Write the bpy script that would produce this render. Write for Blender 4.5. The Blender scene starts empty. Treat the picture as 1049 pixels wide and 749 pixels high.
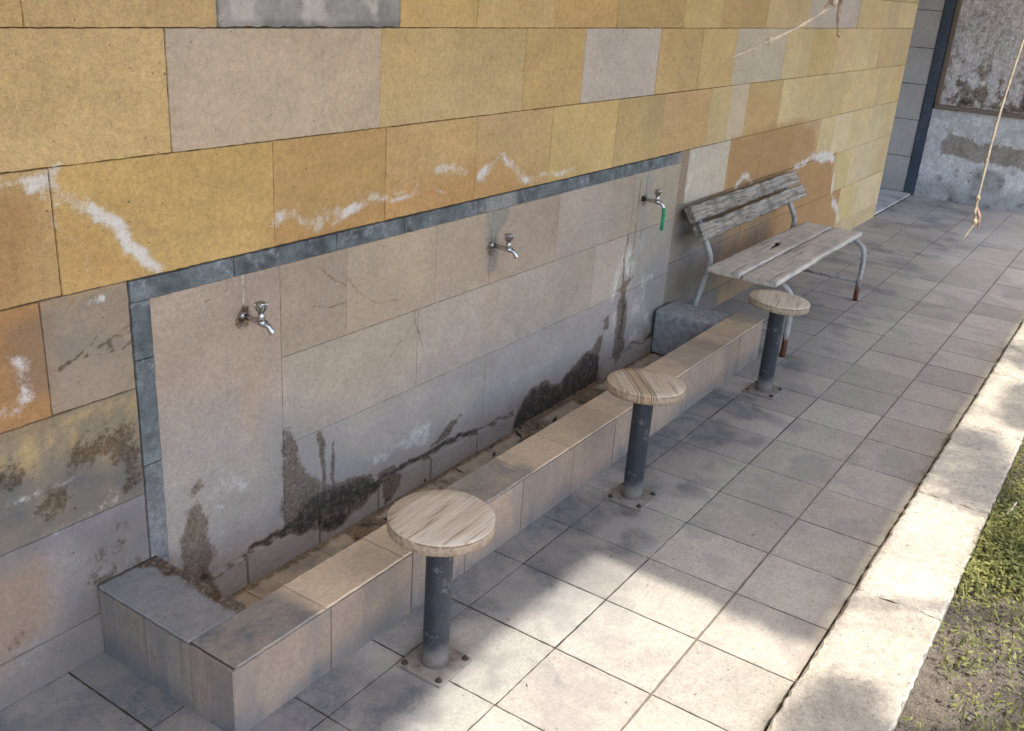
import bpy, bmesh, math, random
import numpy as np
from mathutils import Vector, Matrix
R = math.radians
random.seed(7)
rng = np.random.default_rng(5)
scene = bpy.context.scene
COL = scene.collection

# ------------------------------------------------------------------ helpers
def link(o, parent=None):
    COL.objects.link(o)
    if parent is not None:
        o.parent = parent
    return o

def tag(o, label=None, cat=None, group=None, kind=None):
    if label: o["label"] = label
    if cat: o["category"] = cat
    if group: o["group"] = group
    if kind: o["kind"] = kind
    return o

def empty(name, loc=(0, 0, 0), rz=0.0):
    o = bpy.data.objects.new(name, None)
    o.empty_display_size = 0.1
    o.location = loc
    o.rotation_euler = (0, 0, rz)
    return link(o)

def lin(c):
    c = np.asarray(c, float) / 255.0
    return np.where(c <= 0.04045, c / 12.92, ((c + 0.055) / 1.055) ** 2.4)

# value noise ---------------------------------------------------------------
def _hash(ix, iy, seed):
    h = (ix.astype(np.int64) * 374761393 + iy.astype(np.int64) * 668265263 + seed * 1442695041) & 0x7fffffff
    h = ((h ^ (h >> 13)) * 1274126177) & 0x7fffffff
    h = h ^ (h >> 16)
    return (h & 0xffff) / 65535.0

def vnoise(x, y, seed=0):
    ix = np.floor(x); iy = np.floor(y)
    fx = x - ix; fy = y - iy
    fx = fx * fx * (3 - 2 * fx); fy = fy * fy * (3 - 2 * fy)
    a = _hash(ix, iy, seed); b = _hash(ix + 1, iy, seed)
    c = _hash(ix, iy + 1, seed); d = _hash(ix + 1, iy + 1, seed)
    return (a * (1 - fx) + b * fx) * (1 - fy) + (c * (1 - fx) + d * fx) * fy

def fbm(x, y, scale, octv=4, seed=0):
    s = 0.0; amp = 0.5; tot = 0.0
    for i in range(octv):
        s = s + amp * vnoise(x * scale + 17.3 * i, y * scale - 9.1 * i, seed + i)
        tot += amp; amp *= 0.5; scale *= 2.03
    return s / tot

def sstep(a, b, v):
    t = np.clip((v - a) / (b - a), 0, 1)
    return t * t * (3 - 2 * t)

def seg_dist(x, y, pts):
    d = np.full(x.shape, 1e9)
    for (ax, ay), (bx, by) in zip(pts[:-1], pts[1:]):
        dx, dy = bx - ax, by - ay
        L = dx * dx + dy * dy + 1e-12
        t = np.clip(((x - ax) * dx + (y - ay) * dy) / L, 0, 1)
        d = np.minimum(d, np.hypot(x - ax - t * dx, y - ay - t * dy))
    return d

def poly_mask(x, y, pts, w):
    d = seg_dist(x, y, pts + [pts[0]])
    ins = np.zeros(x.shape, bool)
    n = len(pts)
    for i in range(n):
        x1, y1 = pts[i]; x2, y2 = pts[(i + 1) % n]
        if y1 == y2: continue
        c = ((y1 > y) != (y2 > y)) & (x < (x2 - x1) * (y - y1) / (y2 - y1) + x1)
        ins ^= c
    sd = np.where(ins, d, -d)
    return sstep(-w, w, sd)

# mesh accumulator with per-vertex colour and stain masks ---------------------
class MB:
    def __init__(s):
        s.v = []; s.f = []; s.c = []; s.m = []; s.n = 0
    def add(s, V, F, C, M):
        s.v.append(V); s.f.append(F + s.n); s.c.append(C); s.m.append(M); s.n += len(V)
    def patch(s, O, U, V, N, lu, lv, res, colf, inset=0.002, depth=0.005, jit=0.0012, seed=0):
        """rectangular slab face with a small worn edge, gridded"""
        O, U, V, N = (np.array(a, float) for a in (O, U, V, N))
        nu = max(1, int(round(lu / res))); nv = max(1, int(round(lv / res)))
        a = np.concatenate([[0], np.linspace(inset, lu - inset, nu + 1), [lu]])
        b = np.concatenate([[0], np.linspace(inset, lv - inset, nv + 1), [lv]])
        A, B = np.meshgrid(a, b, indexing='ij')
        D = np.zeros_like(A); D[0, :] = D[-1, :] = D[:, 0] = D[:, -1] = -depth
        j1 = (vnoise(A * 55 + seed * 3.1, B * 55, 91) - 0.5) * 2 * jit
        j2 = (vnoise(A * 55, B * 55 + seed * 1.7, 92) - 0.5) * 2 * jit
        eA = np.zeros_like(A); eA[:2, :] = 1; eA[-2:, :] = 1
        eB = np.zeros_like(A); eB[:, :2] = 1; eB[:, -2:] = 1
        A2 = A + j1 * eA; B2 = B + j2 * eB
        P = O + A2[..., None] * U + B2[..., None] * V + D[..., None] * N
        P = P.reshape(-1, 3)
        na, nb = A.shape
        idx = np.arange(na * nb).reshape(na, nb)
        F = np.stack([idx[:-1, :-1], idx[1:, :-1], idx[1:, 1:], idx[:-1, 1:]], -1).reshape(-1, 4)
        if np.dot(np.cross(U, V), N) < 0:
            F = F[:, ::-1]
        C, M = colf(P)
        s.add(P, F, C, M)
    def quad(s, pts, col):
        P = np.array(pts, float)
        s.add(P, np.array([[0, 1, 2, 3]]), np.tile(np.asarray(col, float), (4, 1)), np.zeros((4, 3)))
    def box(s, lo, hi, col):
        x0, y0, z0 = lo; x1, y1, z1 = hi
        P = np.array([(x0,y0,z0),(x1,y0,z0),(x1,y1,z0),(x0,y1,z0),(x0,y0,z1),(x1,y0,z1),(x1,y1,z1),(x0,y1,z1)], float)
        F = np.array([[0,3,2,1],[4,5,6,7],[0,1,5,4],[1,2,6,5],[2,3,7,6],[3,0,4,7]])
        s.add(P, F, np.tile(np.asarray(col, float), (8, 1)), np.zeros((8, 3)))
    def build(s, name, mat, parent=None, smooth=False):
        V = np.concatenate(s.v); F = np.concatenate(s.f); C = np.concatenate(s.c); M = np.concatenate(s.m)
        me = bpy.data.meshes.new(name)
        me.vertices.add(len(V)); me.vertices.foreach_set("co", V.ravel())
        me.loops.add(len(F) * 4); me.loops.foreach_set("vertex_index", F.ravel().astype(np.int32))
        me.polygons.add(len(F))
        me.polygons.foreach_set("loop_start", np.arange(0, len(F) * 4, 4, dtype=np.int32))
        me.update(calc_edges=True)
        for nm, arr in (("Col", C), ("Msk", M)):
            at = me.color_attributes.new(nm, 'FLOAT_COLOR', 'POINT')
            at.data.foreach_set("color", np.concatenate([arr, np.ones((len(arr), 1))], 1).astype(np.float32).ravel())
        me.polygons.foreach_set("use_smooth", np.full(len(F), smooth, dtype=bool))
        me.materials.append(mat)
        me.validate()
        o = bpy.data.objects.new(name, me)
        return link(o, parent)

def bm_obj(name, bm, mat, parent=None, smooth=False, loc=(0, 0, 0), rot=(0, 0, 0)):
    me = bpy.data.meshes.new(name)
    bmesh.ops.recalc_face_normals(bm, faces=bm.faces)
    bm.to_mesh(me); bm.free()
    if smooth:
        for p in me.polygons: p.use_smooth = True
    me.materials.append(mat)
    o = bpy.data.objects.new(name, me)
    o.location = loc; o.rotation_euler = rot
    return link(o, parent)

def bm_box(bm, lo, hi, bevel=0.0, seg=2):
    r = bmesh.ops.create_cube(bm, size=1)
    vs = r['verts']
    for v in vs:
        for i in range(3):
            v.co[i] = (lo[i] + hi[i]) / 2 + v.co[i] * (hi[i] - lo[i])
    if bevel:
        es = list({e for v in vs for e in v.link_edges})
        bmesh.ops.bevel(bm, geom=es, offset=bevel, segments=seg, affect='EDGES', profile=0.6)

def bm_tube(bm, pts, rad, seg=12, cap=True):
    pts = [Vector(p) for p in pts]
    rads = rad if isinstance(rad, (list, tuple)) else [rad] * len(pts)
    rings = []
    up = Vector((0.31, 0.17, 0.93)).normalized()
    for i, p in enumerate(pts):
        t = (pts[min(i + 1, len(pts) - 1)] - pts[max(i - 1, 0)]).normalized()
        a = t.cross(up)
        if a.length < 1e-3: a = t.cross(Vector((1, 0, 0)))
        a.normalize(); b = t.cross(a)
        rings.append([bm.verts.new(p + (a * math.cos(2 * math.pi * k / seg) + b * math.sin(2 * math.pi * k / seg)) * rads[i]) for k in range(seg)])
    for r0, r1 in zip(rings[:-1], rings[1:]):
        for k in range(seg):
            bm.faces.new((r0[k], r0[(k + 1) % seg], r1[(k + 1) % seg], r1[k]))
    if cap:
        bm.faces.new(rings[0][::-1]); bm.faces.new(rings[-1])

def bm_lathe(bm, prof, seg=32, M=Matrix.Identity(4), wob=0.0):
    rings = []
    for r, z in prof:
        ring = []
        for k in range(seg):
            a = 2 * math.pi * k / seg
            rr = r * (1 + wob * (math.sin(3 * a + 1) * 0.5 + math.sin(7 * a) * 0.3))
            ring.append(bm.verts.new(M @ Vector((rr * math.cos(a), rr * math.sin(a), z))))
        rings.append(ring)
    for r0, r1 in zip(rings[:-1], rings[1:]):
        for k in range(seg):
            bm.faces.new((r0[k], r0[(k + 1) % seg], r1[(k + 1) % seg], r1[k]))
    bm.faces.new(rings[0][::-1]); bm.faces.new(rings[-1])

def smooth_path(pts, n=6):
    P = [Vector(p) for p in pts]; out = []
    for i in range(len(P) - 1):
        p0 = P[max(i - 1, 0)]; p1 = P[i]; p2 = P[i + 1]; p3 = P[min(i + 2, len(P) - 1)]
        for k in range(n):
            t = k / n
            out.append(0.5 * ((2 * p1) + (p2 - p0) * t + (2 * p0 - 5 * p1 + 4 * p2 - p3) * t * t + (3 * p1 - p0 - 3 * p2 + p3) * t ** 3))
    out.append(P[-1]); return out

# ------------------------------------------------------------------ materials
class NT:
    def __init__(s, name):
        s.m = bpy.data.materials.new(name); s.m.use_nodes = True
        s.t = s.m.node_tree; s.t.nodes.clear()
        s.out = s.t.nodes.new('ShaderNodeOutputMaterial')
    def n(s, ty, ins=None, **props):
        nd = s.t.nodes.new('ShaderNode' + ty)
        for k, v in props.items(): setattr(nd, k, v)
        for k, v in (ins or {}).items(): s.set(nd.inputs[k], v)
        return nd
    def set(s, sock, v):
        if hasattr(v, 'node'): s.t.links.new(v, sock)
        elif isinstance(v, (list, tuple, np.ndarray)):
            v = [float(q) for q in v]
            if sock.type == 'RGBA' and len(v) == 3: v = v + [1.0]
            sock.default_value = v
        else: sock.default_value = v
    def math(s, op, a, b=0.0, c=0.0, clamp=False):
        nd = s.n('Math', operation=op); nd.use_clamp = clamp
        s.set(nd.inputs[0], a); s.set(nd.inputs[1], b); s.set(nd.inputs[2], c)
        return nd.outputs[0]
    def mix(s, f, a, b, mode='MIX'):
        nd = s.n('Mix', data_type='RGBA', blend_type=mode); nd.clamp_factor = True
        s.set(nd.inputs[0], f); s.set(nd.inputs[6], a); s.set(nd.inputs[7], b)
        return nd.outputs[2]
    def ramp(s, v, a, b, lo=0.0, hi=1.0):
        nd = s.n('MapRange', interpolation_type='SMOOTHSTEP')
        s.set(nd.inputs['Value'], v); s.set(nd.inputs['From Min'], a); s.set(nd.inputs['From Max'], b)
        s.set(nd.inputs['To Min'], lo); s.set(nd.inputs['To Max'], hi)
        return nd.outputs[0]
    def noise(s, vec, scale, detail=4.0, rough=0.55):
        return s.n('TexNoise', {'Vector': vec, 'Scale': scale, 'Detail': detail, 'Roughness': rough}).outputs['Fac']
    def bsdf(s, base, rough=0.8, metal=0.0, bump=None, bstr=0.3, bdist=0.002, spec=0.5):
        b = s.n('BsdfPrincipled', {'Base Color': base, 'Roughness': rough, 'Metallic': metal, 'Specular IOR Level': spec})
        if bump is not None:
            bp = s.n('Bump', {'Height': bump, 'Strength': bstr, 'Distance': bdist})
            s.t.links.new(bp.outputs[0], b.inputs['Normal'])
        s.t.links.new(b.outputs[0], s.out.inputs['Surface'])
        return s.m

def stone_mat(name, amp=0.3, fine=60.0, pits=0.5, pit_scale=55.0, bump=0.5, rough=0.85, streak=False,
              eff=(0.74, 0.71, 0.67), mold=(0.028, 0.024, 0.02), grime=(0.115, 0.112, 0.112), speck=0.0, dist=0.003):
    t = NT(name)
    co = t.n('TexCoord').outputs['Object']
    col = t.n('Attribute', attribute_name='Col').outputs['Color']
    msk = t.n('SeparateColor', {'Color': t.n('Attribute', attribute_name='Msk').outputs['Color']})
    n1 = t.noise(co, fine * 0.16, 5.0, 0.6)
    n2 = t.noise(co, fine, 6.0, 0.65)
    n3 = t.noise(co, fine * 5.0, 3.0, 0.6)
    v = t.math('ADD', t.math('MULTIPLY', n1, 0.22), t.math('ADD', t.math('MULTIPLY', n2, 0.68), t.math('MULTIPLY', n3, 1.0)))
    n4 = t.noise(co, fine * 0.45, 4.0, 0.7)
    v = t.math('ADD', v, t.math('MULTIPLY', t.math('SUBTRACT', n4, 0.5), 0.4))
    v = t.math('ADD', t.math('MULTIPLY', t.math('SUBTRACT', v, 0.95), amp * 3.6), 1.0)
    v = t.math('MAXIMUM', v, 0.25)
    base = t.mix(1.0, col, t.n('CombineColor', {0: v, 1: v, 2: v}).outputs[0], 'MULTIPLY')
    height = t.math('ADD', t.math('MULTIPLY', n2, 0.6), t.math('MULTIPLY', n3, 0.5))
    if streak:
        mp = t.n('Mapping', {'Vector': co, 'Scale': (1.0, 1.0, 0.06)}).outputs[0]
        st = t.ramp(t.noise(mp, 85.0, 4.0), 0.47, 0.66)
        base = t.mix(t.math('MULTIPLY', st, 0.42), base, (0.34, 0.30, 0.26))
        st2 = t.ramp(t.noise(mp, 50.0, 5.0), 0.55, 0.7)
        base = t.mix(t.math('MULTIPLY', st2, 0.35), base, (0.10, 0.085, 0.075))
    if pits:
        dv = t.n('TexNoise', {'Vector': co, 'Scale': 160.0, 'Detail': 2.0})
        pco = t.n('VectorMath', {0: co, 1: t.n('VectorMath', {0: dv.outputs['Color'], 1: (0.012, 0.012, 0.012)}, operation='MULTIPLY').outputs[0]}, operation='ADD').outputs[0]
        vo = t.n('TexVoronoi', {'Vector': pco, 'Scale': pit_scale * 1.5, 'Randomness': 1.0})
        rnd = t.n('SeparateColor', {'Color': vo.outputs['Color']}).outputs[0]
        rad = t.math('MULTIPLY', t.ramp(rnd, 0.62, 1.0), 0.18)
        pit = t.math('MULTIPLY', t.ramp(t.math('SUBTRACT', rad, vo.outputs['Distance']), 0.0, 0.07), pits)
        base = t.mix(t.math('MULTIPLY', pit, 0.95), base, (0.07, 0.048, 0.03))
        height = t.math('SUBTRACT', height, t.math('MULTIPLY', pit, 1.3))
    if speck:
        vo2 = t.n('TexVoronoi', {'Vector': co, 'Scale': 160.0})
        r2 = t.n('SeparateColor', {'Color': vo2.outputs['Color']})
        sp = t.math('MULTIPLY', t.ramp(r2.outputs[1], 0.80, 0.95), t.ramp(vo2.outputs['Distance'], 0.38, 0.2))
        base = t.mix(t.math('MULTIPLY', sp, speck), base, t.mix(t.ramp(r2.outputs[0], 0.45, 0.55), (0.07, 0.065, 0.06), (0.52, 0.5, 0.47)))
    # grime (soft), crust and mould (ragged edges)
    gn = t.math('MULTIPLY', msk.outputs[2], t.ramp(t.math('ADD', t.math('MULTIPLY', n1, 0.6), t.math('MULTIPLY', n2, 0.6)), 0.35, 0.8, 0.55, 1.15), clamp=True)
    base = t.mix(gn, base, t.mix(0.55, grime, base, 'MULTIPLY') if False else grime)
    nb = t.noise(co, 28.0, 8.0, 0.7)
    nc = t.noise(co, 90.0, 6.0, 0.7)
    nn = t.math('ADD', t.math('MULTIPLY', nb, 0.9), t.math('MULTIPLY', nc, 0.7))
    ef = t.ramp(t.math('ADD', msk.outputs[0], t.math('MULTIPLY', t.math('SUBTRACT', t.math('ADD', nn, t.math('MULTIPLY', t.math('SUBTRACT', n3, 0.5), 0.5)), 0.8), 1.5)), 0.22, 1.15)
    ef = t.math('MULTIPLY', ef, t.ramp(msk.outputs[0], 0.02, 0.12))
    base = t.mix(t.math('MULTIPLY', ef, 0.85), base, eff)
    gm = msk.outputs[1]
    ns = t.math('SUBTRACT', nn, 0.8)
    live = t.ramp(gm, 0.02, 0.12)
    damp = t.math('MULTIPLY', t.ramp(t.math('ADD', gm, t.math('ADD', t.math('MULTIPLY', ns, 1.2), t.math('MULTIPLY', t.math('SUBTRACT', n3, 0.5), 0.6))), 0.22, 0.50), live)
    wash = t.mix(t.ramp(nc, 0.35, 0.65), t.mix(1.0, base, (0.58, 0.51, 0.44), 'MULTIPLY'), t.mix(1.0, base, (0.38, 0.32, 0.265), 'MULTIPLY'))
    base = t.mix(t.math('MULTIPLY', damp, t.ramp(n4, 0.25, 0.55, 0.7, 1.0)), base, wash)
    mo = t.math('MULTIPLY', t.ramp(t.math('ADD', gm, t.math('MULTIPLY', ns, 1.8)), 0.66, 1.0), live)
    mcol = t.mix(t.ramp(t.math('ADD', t.math('MULTIPLY', nc, 0.6), t.math('MULTIPLY', n3, 0.5)), 0.5, 0.72), mold, tuple(4.0 * q for q in mold))
    base = t.mix(t.math('MULTIPLY', mo, 0.95), base, mcol)
    height = t.math('ADD', height, t.math('MULTIPLY', ef, 1.2))
    height = t.math('ADD', height, t.math('MULTIPLY', t.math('MULTIPLY', mo, nc), 1.5))
    return t.bsdf(base, rough, 0.0, height, bump, dist, 0.3)

def wood_mat(name, light, dark, line, stripe=False, gscale=60.0, grey=None, bstr=0.6, rim=False):
    t = NT(name)
    co = t.n('TexCoord').outputs['Object']
    wob = t.n('TexNoise', {'Vector': co, 'Scale': 3.0, 'Detail': 1.0})
    wv = t.n('VectorMath', {0: wob.outputs['Color'], 1: (0.0, 0.03, 0.03)}, operation='MULTIPLY').outputs[0]
    co2 = t.n('VectorMath', {0: co, 1: wv}, operation='ADD').outputs[0]
    mp = t.n('Mapping', {'Vector': co2, 'Scale': (0.045, 1.0, 1.0)}).outputs[0]
    a = t.noise(mp, gscale, 6.0, 0.65)
    b = t.noise(mp, gscale * 3.4, 4.0, 0.6)
    blot = t.noise(co, 9.0, 5.0, 0.6)
    base = t.mix(t.ramp(a, 0.32, 0.66), light, dark)
    base = t.mix(t.math('MULTIPLY', t.ramp(b, 0.55, 0.72), 0.65), base, line)
    ln = t.ramp(a, 0.58, 0.64)
    base = t.mix(t.math('MULTIPLY', ln, 0.7), base, line)
    if grey is not None:
        base = t.mix(t.ramp(blot, 0.42, 0.68, 0.0, 0.75), base, grey)
    if rim:
        z = t.n('SeparateXYZ', {'Vector': co}).outputs[2]
        en = t.noise(co, 70.0, 5.0, 0.7)
        rf = t.ramp(t.math('ADD', z, t.math('MULTIPLY', t.math('SUBTRACT', en, 0.5), 0.006)), -0.002, -0.006)
        base = t.mix(t.math('MULTIPLY', rf, 0.8), base, t.mix(t.ramp(en, 0.35, 0.65), (0.40, 0.31, 0.22), (0.22, 0.155, 0.10)))
        dk = t.ramp(t.math('ABSOLUTE', t.math('ADD', z, 0.0075)), 0.003, 0.0005)
        base = t.mix(t.math('MULTIPLY', dk, t.ramp(en, 0.42, 0.56, 0.0, 0.7)), base, (0.09, 0.055, 0.035))
    h = t.math('SUBTRACT', t.math('MULTIPLY', b, 0.6), t.math('MULTIPLY', ln, 0.6))
    if stripe:
        y = t.n('SeparateXYZ', {'Vector': co2}).outputs[1]
        d = t.math('ABSOLUTE', t.math('SUBTRACT', y, 0.045))
        band = t.ramp(d, 0.022, 0.017)
        base = t.mix(t.math('MULTIPLY', band, 0.45), base, (0.36, 0.24, 0.13))
        for w0 in (0.021, 0.014, 0.031):
            e = t.ramp(t.math('ABSOLUTE', t.math('SUBTRACT', d, w0)), 0.0022, 0.0008)
            base = t.mix(t.math('MULTIPLY', e, 0.85), base, (0.13, 0.075, 0.04))
    return t.bsdf(base, 0.8, 0.0, h, bstr, 0.0015, 0.25)

def paint_mat(name, col, rust=None, rust_lo=0.0, rust_hi=0.0, chips=0.4, chipcol=(0.3, 0.28, 0.26), rough=0.5, speck=0.5, dust=0.0):
    """painted steel, rusting below a height given in the object's own coordinates"""
    t = NT(name)
    co = t.n('TexCoord').outputs['Object']
    n1 = t.noise(co, 18.0, 6.0, 0.7); n2 = t.noise(co, 120.0, 4.0, 0.7)
    base = t.mix(t.ramp(n1, 0.35, 0.7), col, tuple(0.6 * q for q in col))
    base = t.mix(t.math('MULTIPLY', t.ramp(n2, 0.6, 0.72), speck), base, chipcol)
    base = t.mix(t.math('MULTIPLY', t.ramp(t.math('ADD', n1, t.math('MULTIPLY', n2, 0.25)), 0.70, 0.76), chips), base, chipcol)
    z = t.n('SeparateXYZ', {'Vector': co}).outputs[2]
    if rust is not None:
        zz = t.math('ADD', z, t.math('MULTIPLY', t.math('SUBTRACT', n1, 0.5), 0.22))
        zz = t.math('ADD', zz, t.math('MULTIPLY', t.math('SUBTRACT', n2, 0.5), 0.10))
        base = t.mix(t.ramp(zz, rust_hi, rust_lo), base, t.mix(n2, rust, tuple(0.35 * q for q in rust)))
    if dust:
        zz = t.math('ADD', z, t.math('MULTIPLY', t.math('SUBTRACT', n1, 0.5), 0.06))
        base = t.mix(t.ramp(zz, 0.10, 0.005, 0.0, dust), base, (0.30, 0.27, 0.24))
    return t.bsdf(base, rough, 0.0, n2, 0.35, 0.001, 0.4)

def plain_mat(name, col, rough=0.7, metal=0.0, nscale=60.0, amp=0.35, bstr=0.2):
    t = NT(name)
    co = t.n('TexCoord').outputs['Object']
    n = t.noise(co, nscale, 5.0, 0.6)
    base = t.mix(t.ramp(n, 0.3, 0.7), tuple(q * (1 - amp) for q in col), tuple(q * (1 + amp * 0.6) for q in col))
    return t.bsdf(base, rough, metal, n, bstr, 0.001)

K = 1.0            # photograph's shade tone -> base colour
M_wall = stone_mat('sandstone', amp=0.27, fine=60, pits=0.95, pit_scale=42, bump=0.45)
M_panel = stone_mat('panel_stone', amp=0.26, fine=70, pits=0.35, pit_scale=60, bump=0.45, mold=(0.03, 0.026, 0.022), grime=(0.21, 0.205, 0.21))
M_border = stone_mat('blue_grey_marble', amp=0.5, fine=45, pits=0.0, bump=0.2, rough=0.55)
M_trough = stone_mat('trough_tile', amp=0.26, fine=60, pits=0.25, pit_scale=60, bump=0.35, grime=(0.12, 0.128, 0.14))
M_troughside = stone_mat('trough_tile_streaked', amp=0.32, fine=60, pits=0.2, bump=0.35, streak=True, grime=(0.115, 0.122, 0.135))
M_floor = stone_mat('paving_concrete', amp=0.36, fine=95, pits=0.7, pit_scale=40, bump=0.6, speck=0.5, grime=(0.092, 0.098, 0.113))
M_kerb = stone_mat('kerb_limestone', amp=0.45, fine=55, pits=0.85, pit_scale=30, bump=0.9, speck=0.3)
M_far = stone_mat('old_whitewash', amp=0.5, fine=40, pits=0.3, bump=0.7, eff=(0.55, 0.56, 0.58), mold=(0.14, 0.145, 0.145), dist=0.006)
M_board = stone_mat('weathered_render', amp=0.8, fine=36, pits=0.0, bump=0.9, streak=True, mold=(0.07, 0.06, 0.055), dist=0.006)
M_soil = stone_mat('dry_soil', amp=0.8, fine=35, pits=0.5, pit_scale=30, bump=0.9, speck=0.5, dist=0.01)
M_mortar = plain_mat('mortar', (0.11, 0.095, 0.08), 0.95)
M_chrome = plain_mat('worn_chrome', (0.50, 0.50, 0.51), 0.25, 1.0, 150, 0.35, 0.05)
M_darkmetal = plain_mat('dark_fitting', (0.05, 0.045, 0.04), 0.6, 0.6)
M_hose = plain_mat('green_hose', (0.02, 0.30, 0.14), 0.4, 0.0, 40, 0.2)
M_pole = paint_mat('blue_grey_paint', (0.030, 0.037, 0.048), None, chips=0.35, chipcol=(0.22, 0.22, 0.22), speck=0.3, rough=0.45, dust=0.75)
M_plate = paint_mat('dusty_steel_plate', (0.25, 0.225, 0.20), (0.16, 0.07, 0.035), -0.2, -0.1, chips=0.5, chipcol=(0.13, 0.07, 0.04), rough=0.85, speck=0.4)
M_bolt = plain_mat('rusty_bolt', (0.06, 0.045, 0.038), 0.8, 0.3)
M_bench_steel = paint_mat('peeling_white_paint', (0.42, 0.42, 0.42), (0.15, 0.045, 0.025), 0.08, 0.14, chips=0.85, chipcol=(0.12, 0.085, 0.07), speck=0.8)
M_seat = wood_mat('pale_weathered_pine', (0.62, 0.54, 0.44), (0.50, 0.41, 0.31), (0.24, 0.165, 0.11), gscale=95, rim=True)
M_seat2 = wood_mat('pale_pine_striped', (0.60, 0.51, 0.40), (0.49, 0.385, 0.28), (0.24, 0.16, 0.10), stripe=True, gscale=95, rim=True)
M_benchseat = wood_mat('grey_bench_wood', (0.66, 0.60, 0.51), (0.54, 0.48, 0.405), (0.17, 0.145, 0.125), grey=(0.40, 0.38, 0.35), gscale=45, bstr=0.9)
M_benchback = wood_mat('dark_grey_bench_wood', (0.46, 0.415, 0.355), (0.20, 0.178, 0.15), (0.045, 0.04, 0.036), grey=(0.13, 0.12, 0.105), gscale=75, bstr=1.0)
M_rail = wood_mat('brown_rail_wood', (0.24, 0.19, 0.155), (0.19, 0.15, 0.12), (0.12, 0.09, 0.07))
M_twig = plain_mat('dry_twig', (0.29, 0.24, 0.165), 0.7, 0, 80, 0.3)
M_bud = plain_mat('dry_blossom', (0.30, 0.19, 0.13), 0.8, 0, 120, 0.5)
M_bark = plain_mat('bark', (0.12, 0.09, 0.07), 0.9, 0, 20, 0.5, 0.8)
M_litter = plain_mat('wet_leaf', (0.035, 0.026, 0.018), 0.55, 0, 60, 0.6)
M_stick = plain_mat('bleached_stick', (0.55, 0.48, 0.42), 0.8, 0, 60, 0.25)
def leaf_mat(name, c1, c2):
    t = NT(name)
    ob = t.n('TexCoord').outputs['Object']
    n = t.noise(ob, 6.0, 3.0)
    m = t.noise(ob, 60.0, 2.0)
    base = t.mix(t.ramp(t.math('ADD', t.math('MULTIPLY', n, 0.6), t.math('MULTIPLY', m, 0.5)), 0.35, 0.75), c1, c2)
    b = t.n('BsdfPrincipled', {'Base Color': base, 'Roughness': 0.6})
    tr = t.n('BsdfTranslucent', {'Color': base})
    mx = t.n('MixShader', {0: 0.35}); t.t.links.new(b.outputs[0], mx.inputs[1]); t.t.links.new(tr.outputs[0], mx.inputs[2])
    t.t.links.new(mx.outputs[0], t.out.inputs['Surface'])
    return t.m
M_leaf = leaf_mat('tree_leaf', (0.05, 0.09, 0.025), (0.10, 0.15, 0.045))
M_grass = leaf_mat('grass_blade', (0.09, 0.12, 0.03), (0.38, 0.36, 0.12))

# ------------------------------------------------------------------ light and camera
SH = Vector((-0.2, -1.0, 0.0)).normalized()
EL = R(62.0)
SUN = Vector((SH.x * math.cos(EL), SH.y * math.cos(EL), math.sin(EL)))
w = bpy.data.worlds.new("World"); scene.world = w; w.use_nodes = True
wt = w.node_tree; wt.nodes.clear()
sky = wt.nodes.new('ShaderNodeTexSky'); sky.sky_type = 'NISHITA'; sky.sun_disc = False
sky.sun_elevation = EL; sky.sun_rotation = math.atan2(SUN.x, SUN.y)
sky.air_density = 1.0; sky.dust_density = 2.5; sky.ozone_density = 1.0
bg = wt.nodes.new('ShaderNodeBackground'); bg.inputs['Strength'].default_value = 0.15
wo = wt.nodes.new('ShaderNodeOutputWorld')
wt.links.new(sky.outputs[0], bg.inputs[0]); wt.links.new(bg.outputs[0], wo.inputs[0])
sl = bpy.data.lights.new('sun', 'SUN'); sl.energy = 2.0; sl.angle = R(1.1); sl.color = (1.0, 0.945, 0.85)
so = bpy.data.objects.new('sun', sl); link(so)
so.rotation_euler = (-SUN).to_track_quat('-Z', 'Y').to_euler(); so.location = (0, 6, 12)

cam = bpy.data.cameras.new('camera'); co_ = bpy.data.objects.new('camera', cam); link(co_)
rt = Vector((0.5612, -0.8249, 0.0672)); fw = Vector((0.7818, 0.5010, -0.3704))
fw.normalize(); rt = (rt - fw * rt.dot(fw)).normalized(); up = rt.cross(fw)
Mx = Matrix.Identity(4)
for i in range(3):
    Mx[i][0] = rt[i]; Mx[i][1] = up[i]; Mx[i][2] = -fw[i]
Mx.translation = Vector((-2.019, -2.029, 1.768))
co_.matrix_world = Mx
cam.sensor_width = 36.0; cam.lens = 992.83 / 1049 * 36; cam.clip_start = 0.02; cam.clip_end = 2000
scene.camera = co_
vs = scene.view_settings
vs.view_transform = 'Standard'; vs.look = 'None'; vs.gamma = 1.0; vs.use_curve_mapping = False; vs.exposure = 1.65
scene.cycles.max_bounces = 6; scene.cycles.diffuse_bounces = 4; scene.cycles.adaptive_threshold = 0.025

# ------------------------------------------------------------------ GROUND
def flatcol(rgb, var=0.0, sc=3.0, seed=0):
    base = lin(rgb) * K
    def f(P):
        n = fbm(P[:, 0], P[:, 1] + P[:, 2] * 1.7, sc, 4, seed)
        C = base[None] * (1 + var * (n - 0.5) * 2)[:, None]
        return C, np.zeros_like(C)
    return f

gb = MB()
def gslab(x0, x1, y0, y1, z): gb.quad([(x0, y0, z), (x1, y0, z), (x1, y1, z), (x0, y1, z)], lin((150, 130, 105)) * 0.9)
gslab(-300, 300, -300, 300, -0.16)
ground = gb.build('ground', M_soil); tag(ground, kind='structure')

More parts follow.
